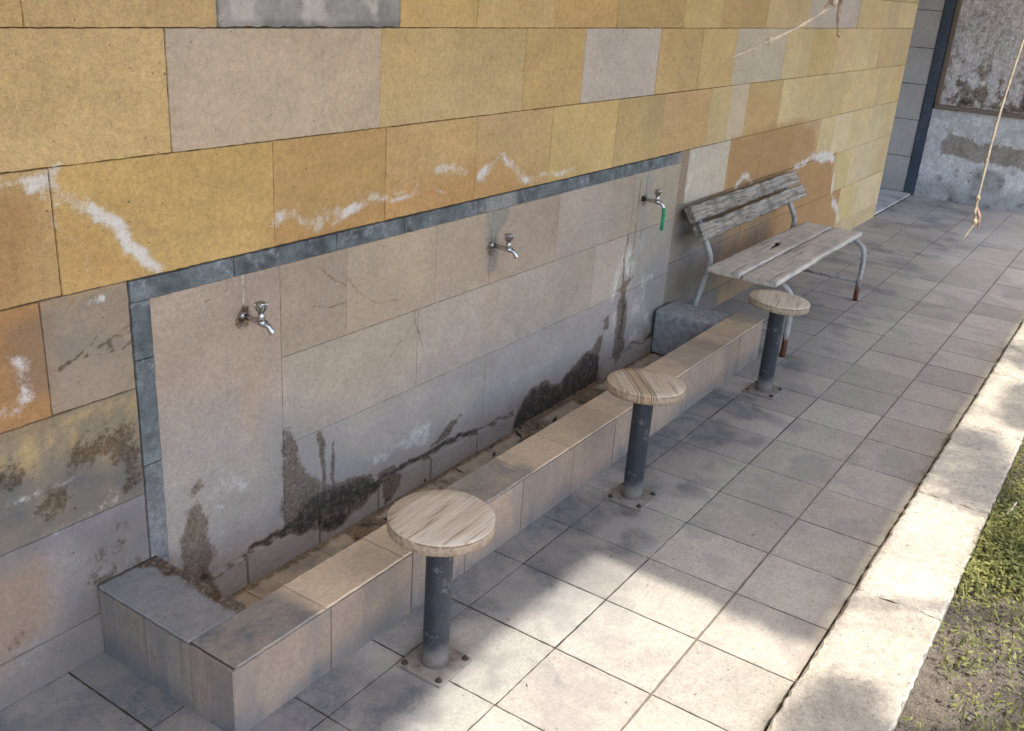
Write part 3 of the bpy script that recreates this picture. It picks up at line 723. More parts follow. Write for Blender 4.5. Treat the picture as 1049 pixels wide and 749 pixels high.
def panel_col(rgb, sd, dim=1.0):
    base = lin(rgb) * K
    def f(P):
        x, z = P[:, 0], P[:, 2]
        n = fbm(x, z, 3.0, 5, 100 + sd % 5); n2 = fbm(x, z, 12, 4, 105)
        C = base[None] * (0.88 + 0.24 * n + .14 * (n2 - .5))[:, None]
        wx = x + 0.05 * (fbm(x, z, 14, 4, 110) - 0.5); wz = z + 0.05 * (fbm(x, z, 14, 4, 111) - 0.5)
        low = sstep(0.58, 0.24, z - .20 * sstep(.2, -.3, x) + .10 * (n2 - .5) + 0.12 * (n - .5) + .10 * sstep(1.0, 2.0, x))[:, None] * .75
        C = C * (1 - low) + lin((163, 157, 153))[None] * (0.85 + .3 * n2[:, None]) * low
        # damp yellowish run below the first and second tap
        for tx in (-.27, .96):
            r = np.exp(-((wx - tx - .02) / .05) ** 2) * sstep(.80, .66, z) * sstep(.36, .52, z)
            C = C * (1 - .28 * r[:, None]) + lin((176, 146, 112))[None] * (.28 * r[:, None])
        C = C * (1 + 0.10 * (sstep(.35, .8, fbm(x, z, 2.2, 4, 119)) - .4)[:, None] * np.array([1, .8, .5])[None])
        # grey cement repairs round the second and third taps
        m = poly_mask(wx, wz, [(.89,1.0),(1.07,1.0),(1.05,.93),(.99,.86),(.985,.72),(.915,.72),(.90,.87)], .012)[:, None] * .85
        C = C * (1 - m) + lin((140, 137, 130))[None] * (0.75 + .5 * n2[:, None]) * m
        m = poly_mask(wx, wz, [(2.17,.96),(2.30,.955),(2.29,.70),(2.31,.30),(2.22,.03),(2.16,.20),(2.19,.56)], .015)[:, None] * .55
        C = C * (1 - m) + lin((158, 154, 150))[None] * (0.8 + .4 * n2[:, None]) * m
        R_ = 0.75 * poly_mask(wx, wz, [(1.96,.45),(2.10,.62),(2.20,.60),(2.18,.40),(2.05,.20),(1.98,.30)], .06) * sstep(.4, .6, n2)
        R_ = np.maximum(R_, .55 * poly_mask(wx, wz, [(2.20,.45),(2.40,.42),(2.55,.30),(2.55,.05),(2.22,.05)], .05) * sstep(.4, .65, n2))
        R_ = np.maximum(R_, .6 * poly_mask(wx, wz, [(.25,.17),(.45,.20),(.62,.22),(.60,.12),(.30,.115)], .02) * sstep(.35, .6, n2))
        R_ = np.maximum(R_, .5 * poly_mask(wx, wz, [(-.44,.32),(-.30,.36),(-.20,.2),(-.38,.1)], .05) * sstep(.45, .65, n2))
        R_ = np.maximum(R_, .6 * sstep(.004, .001, np.abs(x + .268)) * sstep(.86, .88, z))
        G_ = np.zeros_like(x)
        for pts, wd, a in MOLD:
            G_ = np.maximum(G_, a * poly_mask(wx, wz, pts, wd))
        for pts, wd, a in SEAMS:
            G_ = np.maximum(G_, a * sstep(wd, wd * .25, seg_dist(wx, wz, pts)))
        for pts, a in CRACKS:
            G_ = np.maximum(G_, a * sstep(.006, .001, seg_dist(x + .012 * (n2 - .5), z + .012 * (n2 - .5), pts)))
        for tx, tz in ((-.275, .837), (.94, .822), (2.22, .824)):
            G_ = np.maximum(G_, .5 * sstep(.05, .015, np.hypot(x - tx, z - tz + .01)))
        B_ = .15 * sstep(.50, .10, z + .25 * (n2 - .5)) * (1 - .5 * sstep(1.9, 2.2, x)) * (.45 + .8 * n)
        B_ = np.maximum(B_, .5 * poly_mask(wx, wz, [(-.2,.5),(-.05,.45),(.25,.2),(.5,.12),(-.2,.1)], .08) * (.5 + n2))
        B_ = np.maximum(B_, .7 * poly_mask(wx, wz, [(2.30,.46),(2.58,.55),(2.58,.1),(2.45,.1)], .06) * (.4 + .7 * n2))
        # thin pale tidemark
        return C * np.array((.98, .945, .90)), np.clip(np.stack([R_ * (1 - G_), G_, B_], 1), 0, 1)
    return f
PC = (170, 156, 140)
prow = [
 (-.045, BZ - BW, [-.572, -.132], [(168,152,134)]),
 (.668, BZ - BW, [-.132, .149, .60, .935, 1.42, 1.90, 2.105, 2.60], [(168,152,134),(170,153,133),(171,155,137),(168,152,134),(173,160,144),(171,159,145),(162,152,139)]),
 (.372, .668, [-.132, .512, 1.36, 1.773, 2.09, 2.60], [(167,155,140),(170,158,144),(171,160,146),(170,160,148),(160,153,144)]),
 (-.045, .372, [-.132, .95, 2.12, 2.60], [(156,150,145),(158,152,146),(154,150,146)])]
pb = MB()
for z0, z1, xs, cs in prow:
    for k, (a, b) in enumerate(zip(xs[:-1], xs[1:])):
        res = .0065 if b < 1.4 else .009
        g = .0002 + .0005 * rng.random()
        pb.patch((a + g, -.0005 - .001 * rng.random(), z0 + g), (1, 0, 0), (0, 0, 1), (0, -1, 0), b - a - 2 * g, z1 - z0 - 2 * g, res, panel_col(vary(cs[k]), k), .0012, .004, .0009, k + 40)
tag(pb.build('tap_panel', M_panel, wall), 'pale stone panel behind the taps, stained dark at its foot')
# skirting of small tiles at the foot of the panel (inside the trough)
kb2 = MB()
for k, (a, b, h) in enumerate([(-.50,-.305,.062),(-.30,.005,.066),(.01,.30,.06),(.305,.60,.058),(.605,.90,.05),(.905,1.17,.045),(1.95,2.2,.04),(2.20,2.585,.052)]):
    f_ = panel_col((160, 153, 146), k)
    kb2.patch((a, -.016, -.045), (1, 0, 0), (0, 0, 1), (0, -1, 0), b - a - .002, h + .045, .008, f_, .002, .012, .0018, k)
    kb2.patch((a, -.016, h), (1, 0, 0), (0, 1, 0), (0, 0, 1), b - a - .002, .014, .012, f_, .001, .001, .0005, k)
kb2.build('skirting', M_panel, wall)

# ------------------------------------------------------------------ TROUGH
tr = empty('water_trough', (0.95, -0.26, 0))
TO = Vector((0.95, -0.26, 0))
tag(tr, 'long low tiled water trough with stained rim running under the three taps', 'trough')
TZ = .2165; YF, YI = -.525, -.372; XL, XLI, XR = -.795, -.612, 2.712
def tr_top(rgb):
    base = lin(rgb) * K
    def f(P):
        x, y = P[:, 0], P[:, 1]
        n = fbm(x, y, 4, 5, 120); n2 = fbm(x, y, 16, 4, 121)
        C = base[None] * (.86 + .28 * n + .1 * (n2 - .5))[:, None]
        xx = x + .10 * (n2 - .5) + .08 * (n - .5); g = np.zeros_like(x)
        for cx_, r, a in ((.33, .24, .8), (1.98, .27, .6), (2.66, .10, .55), (-.66, .20, .95), (1.30, .12, .25)):
            g = np.maximum(g, a * sstep(r, r * .6, np.abs(xx - cx_)))
        g = g * (.65 + .5 * n2)
        return C, np.clip(np.stack([0 * x, 0 * x, g], 1), 0, 1)
    return f
def tr_side(rgb):
    base = lin(rgb) * K
    def f(P):
        x, z = P[:, 0] + P[:, 1], P[:, 2]
        n = fbm(x, z, 5, 5, 130); n2 = fbm(x, z * .3, 20, 4, 131)
        C = base[None] * (.82 + .30 * n + .14 * (n2 - .5))[:, None]
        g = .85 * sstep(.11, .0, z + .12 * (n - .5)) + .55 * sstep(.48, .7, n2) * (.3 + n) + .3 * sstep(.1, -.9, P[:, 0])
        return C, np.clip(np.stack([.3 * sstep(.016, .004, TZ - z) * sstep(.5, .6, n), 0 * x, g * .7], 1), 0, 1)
    return f
def troughpart(mb, name, mat):
    for k in range(len(mb.v)): mb.v[k] = mb.v[k] - np.array(TO)
    return mb.build(name, mat, tr)
fw_ = MB()                         # front wall: cap tiles, front tiles, inner face
xt = [XLI - .18, -.49, -.18, .155, .49, .75, 1.09, 1.42, 1.74, 2.06, 2.30, 2.52, XR]
xt[0] = -.79
for k, (a, b) in enumerate(zip(xt[:-1], xt[1:])):
    c = np.array((190, 169, 144)) * (1 + .04 * rng.normal())
    y1 = YI
    fw_.patch((a + .0012, YF - .004, TZ), (1, 0, 0), (0, 1, 0), (0, 0, 1), b - a - .0024, y1 - YF + .004, .010, tr_top(c), .002, .006, .0012, k)
xf = [XL, -.465, -.13, .135, .455, .79, 1.11, 1.44, 1.76, 2.08, 2.40, XR]
for k, (a, b) in enumerate(zip(xf[:-1], xf[1:])):
    c = np.array((154, 135, 118)) * (1 + .04 * rng.normal())
    fw_.patch((a + .0012, YF, -.01), (1, 0, 0), (0, 0, 1), (0, -1, 0), b - a - .0024, TZ - .004, .012, tr_side(c), .002, .006, .001, k + 9)
fw_.patch((XLI, YI, -.045), (1, 0, 0), (0, 0, 1), (0, 1, 0), XR - XLI, TZ + .04, .03, tr_side((140, 124, 104)), .002, .004)
fw_.patch((XR, YF + .002, -.01), (0, 1, 0), (0, 0, 1), (1, 0, 0), YI - YF - .004, TZ - .004, .03, tr_side((150, 136, 121)), .002, .004)
fw_.box((XL + .009, YF + .009, -.06), (XR - .009, YI - .006, TZ - .007), lin((110, 96, 80)))
tag(troughpart(fw_, 'front_wall', M_trough), 'tiled front wall of the trough')
ew = MB()                          # end wall nearest the camera
def end_top(P):
    C, M = tr_top((140, 138, 136))(P)
    x, y = P[:, 0], P[:, 1]
    n2 = fbm(x, y, 22, 4, 140)
    M[:, 2] = .35 * (.5 + n2)
    wet = sstep(-.66, -.648, x + .05 * (n2 - .5) + .03 * sstep(-.1, -.0, y))
    C = C * (1 - wet[:, None]) + (lin((92, 76, 62))[None] * (.6 + .8 * n2[:, None])) * wet[:, None]
    M[:, 2] *= (1 - wet)
    M[:, 1] = .9 * sstep(.02, .004, -y) + .55 * wet * sstep(.55, .7, n2)
    return C, np.clip(M, 0, 1)
ew.patch((XL - .002, YI + .002, TZ + .001), (1, 0, 0), (0, 1, 0), (0, 0, 1), XLI - XL + .002, -YI - .004, .007, end_top, .002, .006, .0012, 3)
ew.patch((XL, YF, -.01), (0, 1, 0), (0, 0, 1), (-1, 0, 0), .155, TZ - .004, .012, tr_side((140, 124, 110)), .002, .006, .001, 31)
ew.patch((XL, YF + .157, -.01), (0, 1, 0), (0, 0, 1), (-1, 0, 0), -YF - .16, TZ - .004, .012, tr_side((136, 124, 112)), .002, .006, .001, 32)
ew.patch((XLI, YI, -.045), (0, 1, 0), (0, 0, 1), (1, 0, 0), -YI, TZ + .04, .012, tr_side((118, 100, 82)), .002, .004)
ew.box((XL + .009, YI, -.06), (XLI - .006, -.003, TZ - .006), lin((100, 90, 80)))
tag(troughpart(ew, 'end_wall', M_troughside), 'grey stained near end of the trough')
eb = bmesh.new(); bm_box(eb, (2.47 - TO.x, YI + .003 - TO.y, -.04), (2.70 - TO.x, -.018 - TO.y, .205), .022, 3)
for v in eb.verts:
    v.co += Vector((random.uniform(-1, 1), random.uniform(-1, 1), random.uniform(-1, 1))) * .002
tag(bm_obj('end_block', eb, plain_mat('grey_concrete', (0.30, 0.305, 0.315), .9, 0, 35, .3, .6), tr), 'plain grey concrete block closing the far end')
tf = MB()
def tfloor(P):
    x, y = P[:, 0], P[:, 1]
    n = fbm(x, y, 7, 5, 150); n2 = fbm(x, y, 20, 4, 151)
    C = lin((196, 178, 154))[None] * (.75 + .5 * n)[:, None]
    g = sstep(.0, .5, x)[:, None] * .6
    C = C * (1 - g) + lin((176, 164, 148))[None] * (.8 + .4 * n[:, None]) * g
    xx = x + .14 * (n2 - .5)
    m = np.zeros_like(x)
    for cx_, r, a in ((.17, .12, .75), (.62, .10, .35), (1.25, .18, .5), (1.74, .16, .7), (-.57, .04, .6)):
        m = np.maximum(m, a * sstep(r, r * .5, np.abs(xx - cx_)))
    m = np.maximum(m, .8 * sstep(.05, .01, -y - .01))
    return C, np.clip(np.stack([0 * x, m * (.55 + .6 * n2), .35 * sstep(.4, .7, n2)], 1), 0, 1)
xs = [XLI, -.33, -.02, .30, .62, .94, 1.26, 1.58, 1.9, 2.2, 2.475]
for k, (a, b) in enumerate(zip(xs[:-1], xs[1:])):
    tf.patch((a + .001, YI, -.04), (1, 0, 0), (0, 1, 0), (0, 0, 1), b - a - .002, -YI, .010, tfloor, .002, .004, .001, k)
troughpart(tf, 'basin_floor', M_trough)
# wet leaf litter caught in the trough
lb = bmesh.new()
def litter(cx_, cy_, sx, sy, n, z0):
    for _ in range(n):
        a = random.gauss(cx_, sx); b = random.gauss(cy_, sy)
        b = min(max(b, YI + .02), -.025); a = min(max(a, XLI + .02), 2.4)
        L = random.uniform(.008, .028); W = L * random.uniform(.25, .5); r = random.uniform(0, 6.28)
        z = z0 + random.uniform(0, .014); c, s = math.cos(r), math.sin(r)
        tilt = random.uniform(-.5, .5)
        pts = [(-L, 0), (0, -W), (L, 0), (0, W)]
        lb.faces.new([lb.verts.new((a + c * p - s * q, b + s * p + c * q, max(z + tilt * p, z0 - .002))) for p, q in pts])
litter(.15, -.30, .06, .04, 200, -.034); litter(.28, -.20, .12, .08, 50, -.036); litter(1.4, -.2, .3, .08, 60, -.036); litter(1.85, -.25, .12, .06, 60, -.036); litter(.75, -.2, .2, .08, 14, -.036); litter(-.5, -.3, .06, .05, 16, -.036)
tag(bm_obj('leaf_litter', lb, M_litter), 'dark wet leaf litter lying in the bottom of the trough', 'leaf litter', kind='stuff')

# ------------------------------------------------------------------ TAPS
def make_tap(loc, label, hose=False, rz=0.0):
    t = empty('water_tap', loc, rz)
    tag(t, label, 'tap', 'chrome taps over the trough')
    b = bmesh.new(); RX = Matrix.Rotation(R(90), 4, 'X')
    bm_lathe(b, [(.0145, -.002), (.0145, .003), (.011, .010), (.0105, .014)], 20, RX)
    bm_obj('wall_flange', b, M_chrome if not hose else M_darkmetal, t, True)
    b = bmesh.new()
    bm_tube(b, [(0, -.010, 0), (0, -.040, -.001), (0, -.072, -.002), (0, -.094, -.002)], [.0085, .0085, .0105, .0105], 14)
    bm_tube(b, [(0, -.078, .0), (0, -.078, .016), (0, -.078, .030)], [.011, .010, .0075], 14)
    bm_obj('tap_body', b, M_chrome, t, True)
    b = bmesh.new()
    bm_tube(b, smooth_path([(0, -.088, -.002), (.003, -.100, -.007), (.006, -.108, -.018), (.008, -.112, -.029)], 4), [.0085] * 4 + [.008] * 4 + [.0085] * 5, 14)
    bm_obj('spout', b, M_chrome, t, True)
    b = bmesh.new()   # cross-shaped cone handle
    bm_lathe(b, [(.0085, .026), (.011, .036), (.0145, .049), (.0155, .053), (.0145, .0565), (.006, .059)], 20, Matrix.Translation((0, -.078, 0)))
    for k in range(4):
        a = R(45 + 90 * k); c, s = math.cos(a), math.sin(a)
        bm_tube(b, [(c * .010, -.078 + s * .010, .032), (c * .0160, -.078 + s * .0160, .050), (c * .0160, -.078 + s * .0160, .056)], [.0025, .004, .003], 8)
    bm_obj('tap_handle', b, M_chrome, t, True)
    if hose:
        b = bmesh.new()
        bm_tube(b, smooth_path([(.007, -.114, -.026), (.010, -.116, -.06), (.013, -.114, -.10), (.018, -.112, -.136)], 4), .0095, 14)
        bm_obj('hose_end', b, M_hose, t, True)
    return t
make_tap((-.275, 0, .838), 'chrome tap nearest the camera, at the stained left end of the panel')
make_tap((.94, 0, .824), 'chrome middle tap set in a grey cement patch of the panel')
make_tap((2.20, 0, .826), 'chrome tap with a short green hose, beside the bench', True)

# ------------------------------------------------------------------ STOOLS
def make_stool():
    t = empty('round_stool', (-.27, -.727, 0))
    b = bmesh.new()
    bm_lathe(b, [(.001, -.037), (.128, -.037), (.1395, -.034), (.140, -.018), (.1395, -.003), (.1372, 0.0), (.10, .0006), (.05, .0006), (.001, .0006)], 72, wob=.008)
    for v in b.verts:
        v.co.z += .0012 * math.sin(40 * v.co.y) 
    bm_obj('seat', b, M_seat, t, True, (0, 0, .47))
    b = bmesh.new()
    bm_tube(b, [(0, 0, .006), (0, 0, .05), (0, 0, .2), (0, 0, .40), (0, 0, .431)], [.0375, .0365, .0362, .0365, .0372], 28)
    bm_obj('pole', b, M_pole, t, True)
    b = bmesh.new(); bm_box(b, (-.074, -.074, .0015), (.074, .074, .010), .002, 2)
    bm_obj('base_plate', b, M_plate, t)
    for sx in (-1, 1):
        for sy in (-1, 1):
            b = bmesh.new()
            M = Matrix.Translation((sx * .059, sy * .059, 0))
            bm_lathe(b, [(.0095, .010), (.0095, .0125), (.0085, .0128)], 16, M)
            bm_lathe(b, [(.0068, .0128), (.0068, .0165), (.005, .017)], 6, M)
            bm_lathe(b, [(.0035, .0165), (.0035, .0205), (.003, .021)], 8, M)
            bm_obj('bolt', b, M_bolt, t)
    return t
def copy_tree(o, parent=None):
    c = o.copy(); COL.objects.link(c)
    if parent: c.parent = parent
    for ch in list(o.children): copy_tree(ch, c)
    return c
st1 = make_stool()
st2 = copy_tree(st1); st2.location = (.926, -.712, 0); st2.rotation_euler.z = R(1.5)
st3 = copy_tree(st1); st3.location = (2.287, -.718, 0); st3.rotation_euler.z = R(-1)
G = 'round wooden stools along the trough'
tag(st1, 'round pale wooden stool with straight grained top, nearest the camera', 'stool', G)
tag(st2, 'middle round stool whose wooden top has a brown double stripe', 'stool', G)
tag(st3, 'round wooden stool farthest along the trough, just in front of the bench', 'stool', G)
def kid(o, nm): return [c for c in o.children if c.name.split('.')[0] == nm][0]
s = kid(st2, 'seat'); s.data = s.data.copy(); s.data.materials[0] = M_seat2
s.rotation_euler = (R(1.2), R(2.0), R(38))
tag(s, 'wooden top crossed by a brown double stripe')
s = kid(st3, 'seat'); s.rotation_euler = (R(2.6), R(1.2), R(14))
kid(st1, 'seat').rotation_euler = (0, 0, R(1))

# ------------------------------------------------------------------ BENCH
BO = Vector((3.5, -.35, 0))
bench = empty('park_bench', BO)
tag(bench, 'old grey wooden bench on a rusty white tube frame against the yellow wall', 'bench')
def plank(name, L, W, T, mat, hole=None, rough=.002, seed=0, ragged=.006, res=.012):
    """plank along local x, origin at its centre"""
    nx, ny, nz = int(L / res), max(4, int(W / res)), 3
    b = bmesh.new()
    r = bmesh.ops.create_cube(b, size=1)
    bmesh.ops.subdivide_edges(b, edges=[e for e in b.edges if abs(e.verts[0].co.x - e.verts[1].co.x) > .5], cuts=nx, use_grid_fill=True)
    bmesh.ops.subdivide_edges(b, edges=[e for e in b.edges if abs(e.verts[0].co.y - e.verts[1].co.y) > .5], cuts=ny, use_grid_fill=True)
    bmesh.ops.subdivide_edges(b, edges=[e for e in b.edges if abs(e.verts[0].co.z - e.verts[1].co.z) > .5], cuts=nz, use_grid_fill=True)
    P = np.array([v.co[:] for v in b.verts]) * np.array([L, W, T])
    n = fbm(P[:, 0] * .3 + seed, P[:, 1] * 4, 12, 4, seed); n2 = fbm(P[:, 0] * 1.2, P[:, 1] * 3 + seed, 25, 3, seed + 3)
    e = fbm(P[:, 0] + seed * 3, P[:, 2] * .3, 14, 4, seed + 5)
    eend = fbm(P[:, 1] * 2 + seed, P[:, 2], 40, 3, seed + 6)
    Q = P.copy()
    Q[:, 2] += np.where(P[:, 2] > 0, -rough * 2 * (n2 - .3), 0) + rough * .8 * (n - .5)
    Q[:, 1] += np.where(np.abs(P[:, 1]) > W * .49, np.sign(-P[:, 1]) * ragged * e, 0)
    Q[:, 0] += np.where(np.abs(P[:, 0]) > L * .497, np.sign(-P[:, 0]) * ragged * 2.2 * eend, 0)
    # soften long edges
    cor = (np.abs(P[:, 1]) > W * .49) & (np.abs(P[:, 2]) > T * .49)
    Q[cor, 1] -= np.sign(P[cor, 1]) * .003; Q[cor, 2] -= np.sign(P[cor, 2]) * .003
    # warp along the length
    Q[:, 2] += .003 * np.sin(P[:, 0] * 2.1 + seed)
    if hole:
        hx, hy, ha, hb = hole
        d = np.hypot((P[:, 0] - hx) / ha, (P[:, 1] - hy - .10 * (P[:, 0] - hx)) / hb)
        Q[:, 2] -= np.where(P[:, 2] > T * .49, .004 * sstep(1.3, .8, d), 0)
    for v, q_ in zip(b.verts, Q): v.co = q_
    if hole:
        dead = []
        for f_ in b.faces:
            c_ = f_.calc_center_median()
            dd = math.hypot((c_.x - hx) / ha, (c_.y - hy - .10 * (c_.x - hx)) / hb)
            if dd < .8 and abs(f_.normal.z) > .3: dead.append(f_)
        bmesh.ops.delete(b, geom=dead, context='FACES')
    return b
ZS = .4175
L = 1.57; xc = 2.665 + L / 2
pl = bm_obj('seat_plank', plank('a', L, .192, .030, M_benchseat, (-.02, -.005, .13, .017), .002, 3), M_benchseat, bench, True, Vector((xc, -.283, ZS)) - BO)
tag(pl, 'back seat plank with a long dark knot hole')
bm_obj('seat_plank', plank('b', L, .186, .030, M_benchseat, None, .002, 8), M_benchseat, bench, True, Vector((xc + .004, -.480, ZS - .001)) - BO, (R(-.6), 0, 0))
LB = 1.66
lean = math.atan2(.10, .155)
rx = R(90) - lean
b_ = bm_obj('back_plank', plank('c', LB, .098, .036, M_benchback, None, .004, 13, .012), M_benchback, bench, True, Vector((2.635 + LB / 2, -.070, .690)) - BO, (rx, 0, 0))
b_.rotation_euler = (R(90) + lean * -1, 0, 0)
b2_ = bm_obj('back_plank', plank('d', LB, .100, .036, M_benchback, None, .004, 19, .012), M_benchback, bench, True, Vector((2.655 + LB / 2, -.124, .604)) - BO, (R(90) - lean, R(-.4), 0))
def tube_obj(name, pts, rad, label=None):
    b = bmesh.new(); bm_tube(b, [Vector(p) - BO for p in pts], rad, 12)
    o = bm_obj(name, b, M_bench_steel, bench, True)
    if label: tag(o, label)
    return o
for fx in (2.83, 4.19):
    tube_obj('front_leg', smooth_path([(fx, -.619, 0), (fx, -.620, .14), (fx, -.620, .27), (fx, -.606, .335), (fx, -.565, .375), (fx, -.50, .388), (fx, -.35, .389), (fx, -.17, .386)], 5), .0155)
    tube_obj('rear_post', smooth_path([(fx, -.055, 0), (fx, -.085, .15), (fx, -.125, .33), (fx, -.142, .415), (fx, -.128, .47), (fx, -.080, .56), (fx, -.035, .655)], 5), .0155)
    tube_obj('stretcher', [(fx, -.607, .125), (fx, -.40, .125), (fx, -.20, .125), (fx, -.092, .125)], .010)
# ------------------------------------------------------------------ FAR END
FX = 8.4
pier = empty('tiled_pier', (FX, .3, 0)); tag(pier, 'grey tiled pier with a dark stone edge beyond the end of the yellow wall', 'pier')
PO = np.array((FX, .3, 0))
m = MB()
def pier_col(P):
    n = fbm(P[:, 1], P[:, 2], 5, 5, 160)
    C = lin((182, 178, 174))[None] * (.85 + .3 * n)[:, None]
    return C, np.stack([0 * n, 0 * n, .35 * sstep(.35, .0, P[:, 2])], 1)
zz = [0.02, .372, .732, 1.07, 1.409, 1.75, 2.09, 2.41]
for k, (a, b) in enumerate(zip(zz[:-1], zz[1:])):
    for y0, y1 in ((.085, .50), (.503, .95), (.953, 1.55)):
        m.patch((FX, y0 + .001, a + .0015), (0, 1, 0), (0, 0, 1), (-1, 0, 0), y1 - y0 - .002, b - a - .003, .04, pier_col, .003, .006, .002, k)
m.box((FX + .004, .08, -.1), (FX + .22, 1.58, 2.395), lin((80, 76, 72)))
for k in range(len(m.v)): m.v[k] = m.v[k] - PO
m.build('tile_face', M_wall, pier)
m = MB()
m.patch((FX - .012, -.012, 0.0), (0, 1, 0), (0, 0, 1), (-1, 0, 0), .092, 2.38, .03, lambda P: (lin((70, 80, 92))[None] * (.6 + .8 * fbm(P[:, 1], P[:, 2], 8, 4, 170))[:, None], np.zeros((len(P), 3))), .003, .02)
m.box((FX - .004, -.012, -.02), (FX + .1, .079, 2.38), lin((74, 82, 92)))
for k in range(len(m.v)): m.v[k] = m.v[k] - PO
tag(m.build('stone_edge', M_border, pier), 'dark blue-grey upright edge strip')

fwl = empty('whitewashed_wall', (FX, -1.2, 0)); tag(fwl, 'peeling whitewashed wall with grey cement patches and a brown rail across the far end', 'wall')
WO = np.array((FX, -1.2, 0))
def low_col(P):
    y, z = P[:, 1], P[:, 2]
    n = fbm(y, z, 6, 5, 180); n2 = fbm(y, z, 14, 5, 181)
    C = lin((216, 217, 219))[None] * (.80 + .4 * n)[:, None]
    wy = y + .10 * (n2 - .5); wz = z + .10 * (n - .5)
    G_ = np.zeros_like(y)
    # horizontal cement smear and lower patches
    G_ = np.maximum(G_, .8 * poly_mask(wy, wz, [(-.12,.74),(-.28,.66),(-.50,.61),(-.9,.60),(-1.3,.58),(-1.3,.36),(-.85,.40),(-.45,.42),(-.20,.45),(-.13,.55),(-.22,.64)], .04))
    m = poly_mask(wy, wz, [(-.50,.35),(-.78,.34),(-.80,.16),(-.52,.16)], .03)[:, None] * .8
    C = C * (1 - m) + lin((150, 150, 146))[None] * m
    m = (sstep(.26, .10, wz) * (.4 + .8 * n2))[:, None] * .8
    C = C * (1 - np.clip(m, 0, 1)) + lin((132, 136, 140))[None] * np.clip(m, 0, 1)
    G_ = np.maximum(G_, .45 * sstep(.55, .68, n2) * sstep(.5, .3, z))
    return C, np.clip(np.stack([.55 * sstep(.35, .6, n) * (1 - G_), G_ * .75, .25 * sstep(.5, .7, n2)], 1), 0, 1)
m = MB()
m.patch((FX, -3.2, -.02), (0, 1, 0), (0, 0, 1), (-1, 0, 0), 3.185, .885, .018, low_col, .002, .004, .002, 2)
m.box((FX + .004, -3.2, -.1), (FX + .18, -.02, .865), lin((120, 118, 116)))
for k in range(len(m.v)): m.v[k] = m.v[k] - WO
m.build('lower_wall', M_far, fwl)
def up_col(P):
    y, z = P[:, 1], P[:, 2]
    n = fbm(y * 2, z * .5, 7, 5, 190); n2 = fbm(y, z, 16, 5, 191)
    C = lin((208, 205, 206))[None] * (.62 + .75 * n)[:, None]
    G_ = .7 * sstep(.52, .66, n2) * (.4 + .6 * sstep(1.5, 1.0, z))
    G_ = np.maximum(G_, .9 * poly_mask(y + .05 * (n - .5), z + .05 * (n2 - .5), [(-.24,1.0),(-.34,1.01),(-.36,.91),(-.22,.91)], .03))
    G_ = np.maximum(G_, .9 * poly_mask(y + .05 * (n - .5), z + .05 * (n2 - .5), [(-.77,1.12),(-1.1,1.12),(-1.1,.91),(-.77,.91)], .03))
    return C, np.clip(np.stack([.5 * sstep(.5, .7, n), G_, 0 * y], 1), 0, 1)
m = MB()
m.patch((FX + .05, -3.2, .88), (0, 1, 0), (0, 0, 1), (-1, 0, 0), 3.185, 1.6, .02, up_col, .002, .004, .002, 2)
m.box((FX + .054, -3.2, .88), (FX + .18, -.02, 2.47), lin((100, 98, 96)))
for k in range(len(m.v)): m.v[k] = m.v[k] - WO
m.build('upper_panel', M_board, fwl)
b = bmesh.new(); bm_box(b, (-.03, -2.0, .866), (.049, 1.165, .905), .004, 1)
bm_obj('wooden_rail', b, M_rail, fwl)
b = bmesh.new(); bm_box(b, (.012, 1.14, .906), (.049, 1.182, 2.47), .003, 1)
bm_obj('wooden_batten', b, M_rail, fwl)

# ------------------------------------------------------------------ CANOPY ROOF (added out of view to shade wall and paving)
roof = empty('shade_canopy', (1.0, 0, 3.3)); tag(roof, 'flat canopy added out of view to shade the wall, trough and bench', 'roof')
HC = 3.30
kx = -SUN.x / SUN.z; ky = -SUN.y / SUN.z          # floor shift of a shadow per metre of height
def edge_y(y): return y - ky * HC
def edge_x(x): return x - kx * HC
b = bmesh.new()
ex = edge_x(.50)
bm_box(b, (-4.0 - 1.0, edge_y(-.80), 0), (ex - 1.0, -.034, .07))
bm_box(b, (ex - 1.0, edge_y(-1.555), 0), (8.6 - 1.0, -.034, .071))
bm_obj('shade_deck', b, plain_mat('painted_plaster', (0.66, 0.66, 0.66), .9), roof)
for rx_ in np.arange(-3.6, 8.4, 1.5):
    ye = edge_y(-.80) if rx_ < ex else edge_y(-1.555)
    b = bmesh.new(); bm_box(b, (rx_ - 1.0, ye + .06, -.08), (rx_ - .94, -.034, -.003), .004, 1)
    bm_obj('shade_rafter', b, M_rail, roof)
# ------------------------------------------------------------------ TREE (out of view, leaf clumps placed to shade the kerb) and hanging twigs
def sun_shift(x, y, z, h):
    k = (h - z) / SUN.z
    return (x + SUN.x * k, y + SUN.y * k, h)
clumps = []
def shade(x, y, h, rx, ry, rz, n): clumps.append((sun_shift(x, y, .08, h), rx, ry, rz, n))
shade(2.10, -1.70, 3.9, .42, .13, .15, 460); shade(1.86, -1.82, 3.9, .25, .07, .2, 160)
shade(2.95, -1.80, 3.9, .36, .08, .15, 280); shade(3.75, -1.72, 3.9, .30, .10, .2, 240)
shade(.08, -1.74, 3.9, .30, .10, .15, 620); shade(-.5, -1.75, 3.9, .3, .12, .15, 420); shade(.60, -1.40, 3.9, .16, .14, .12, 130)
shade(1.45, -1.98, 3.9, .25, .06, .2, 90); shade(.75, -2.35, 3.9, .45, .2, .3, 420); shade(2.3, -2.4, 3.7, .7, .25, .3, 420); shade(-.6, -2.2, 3.9, .5, .25, .3, 320)
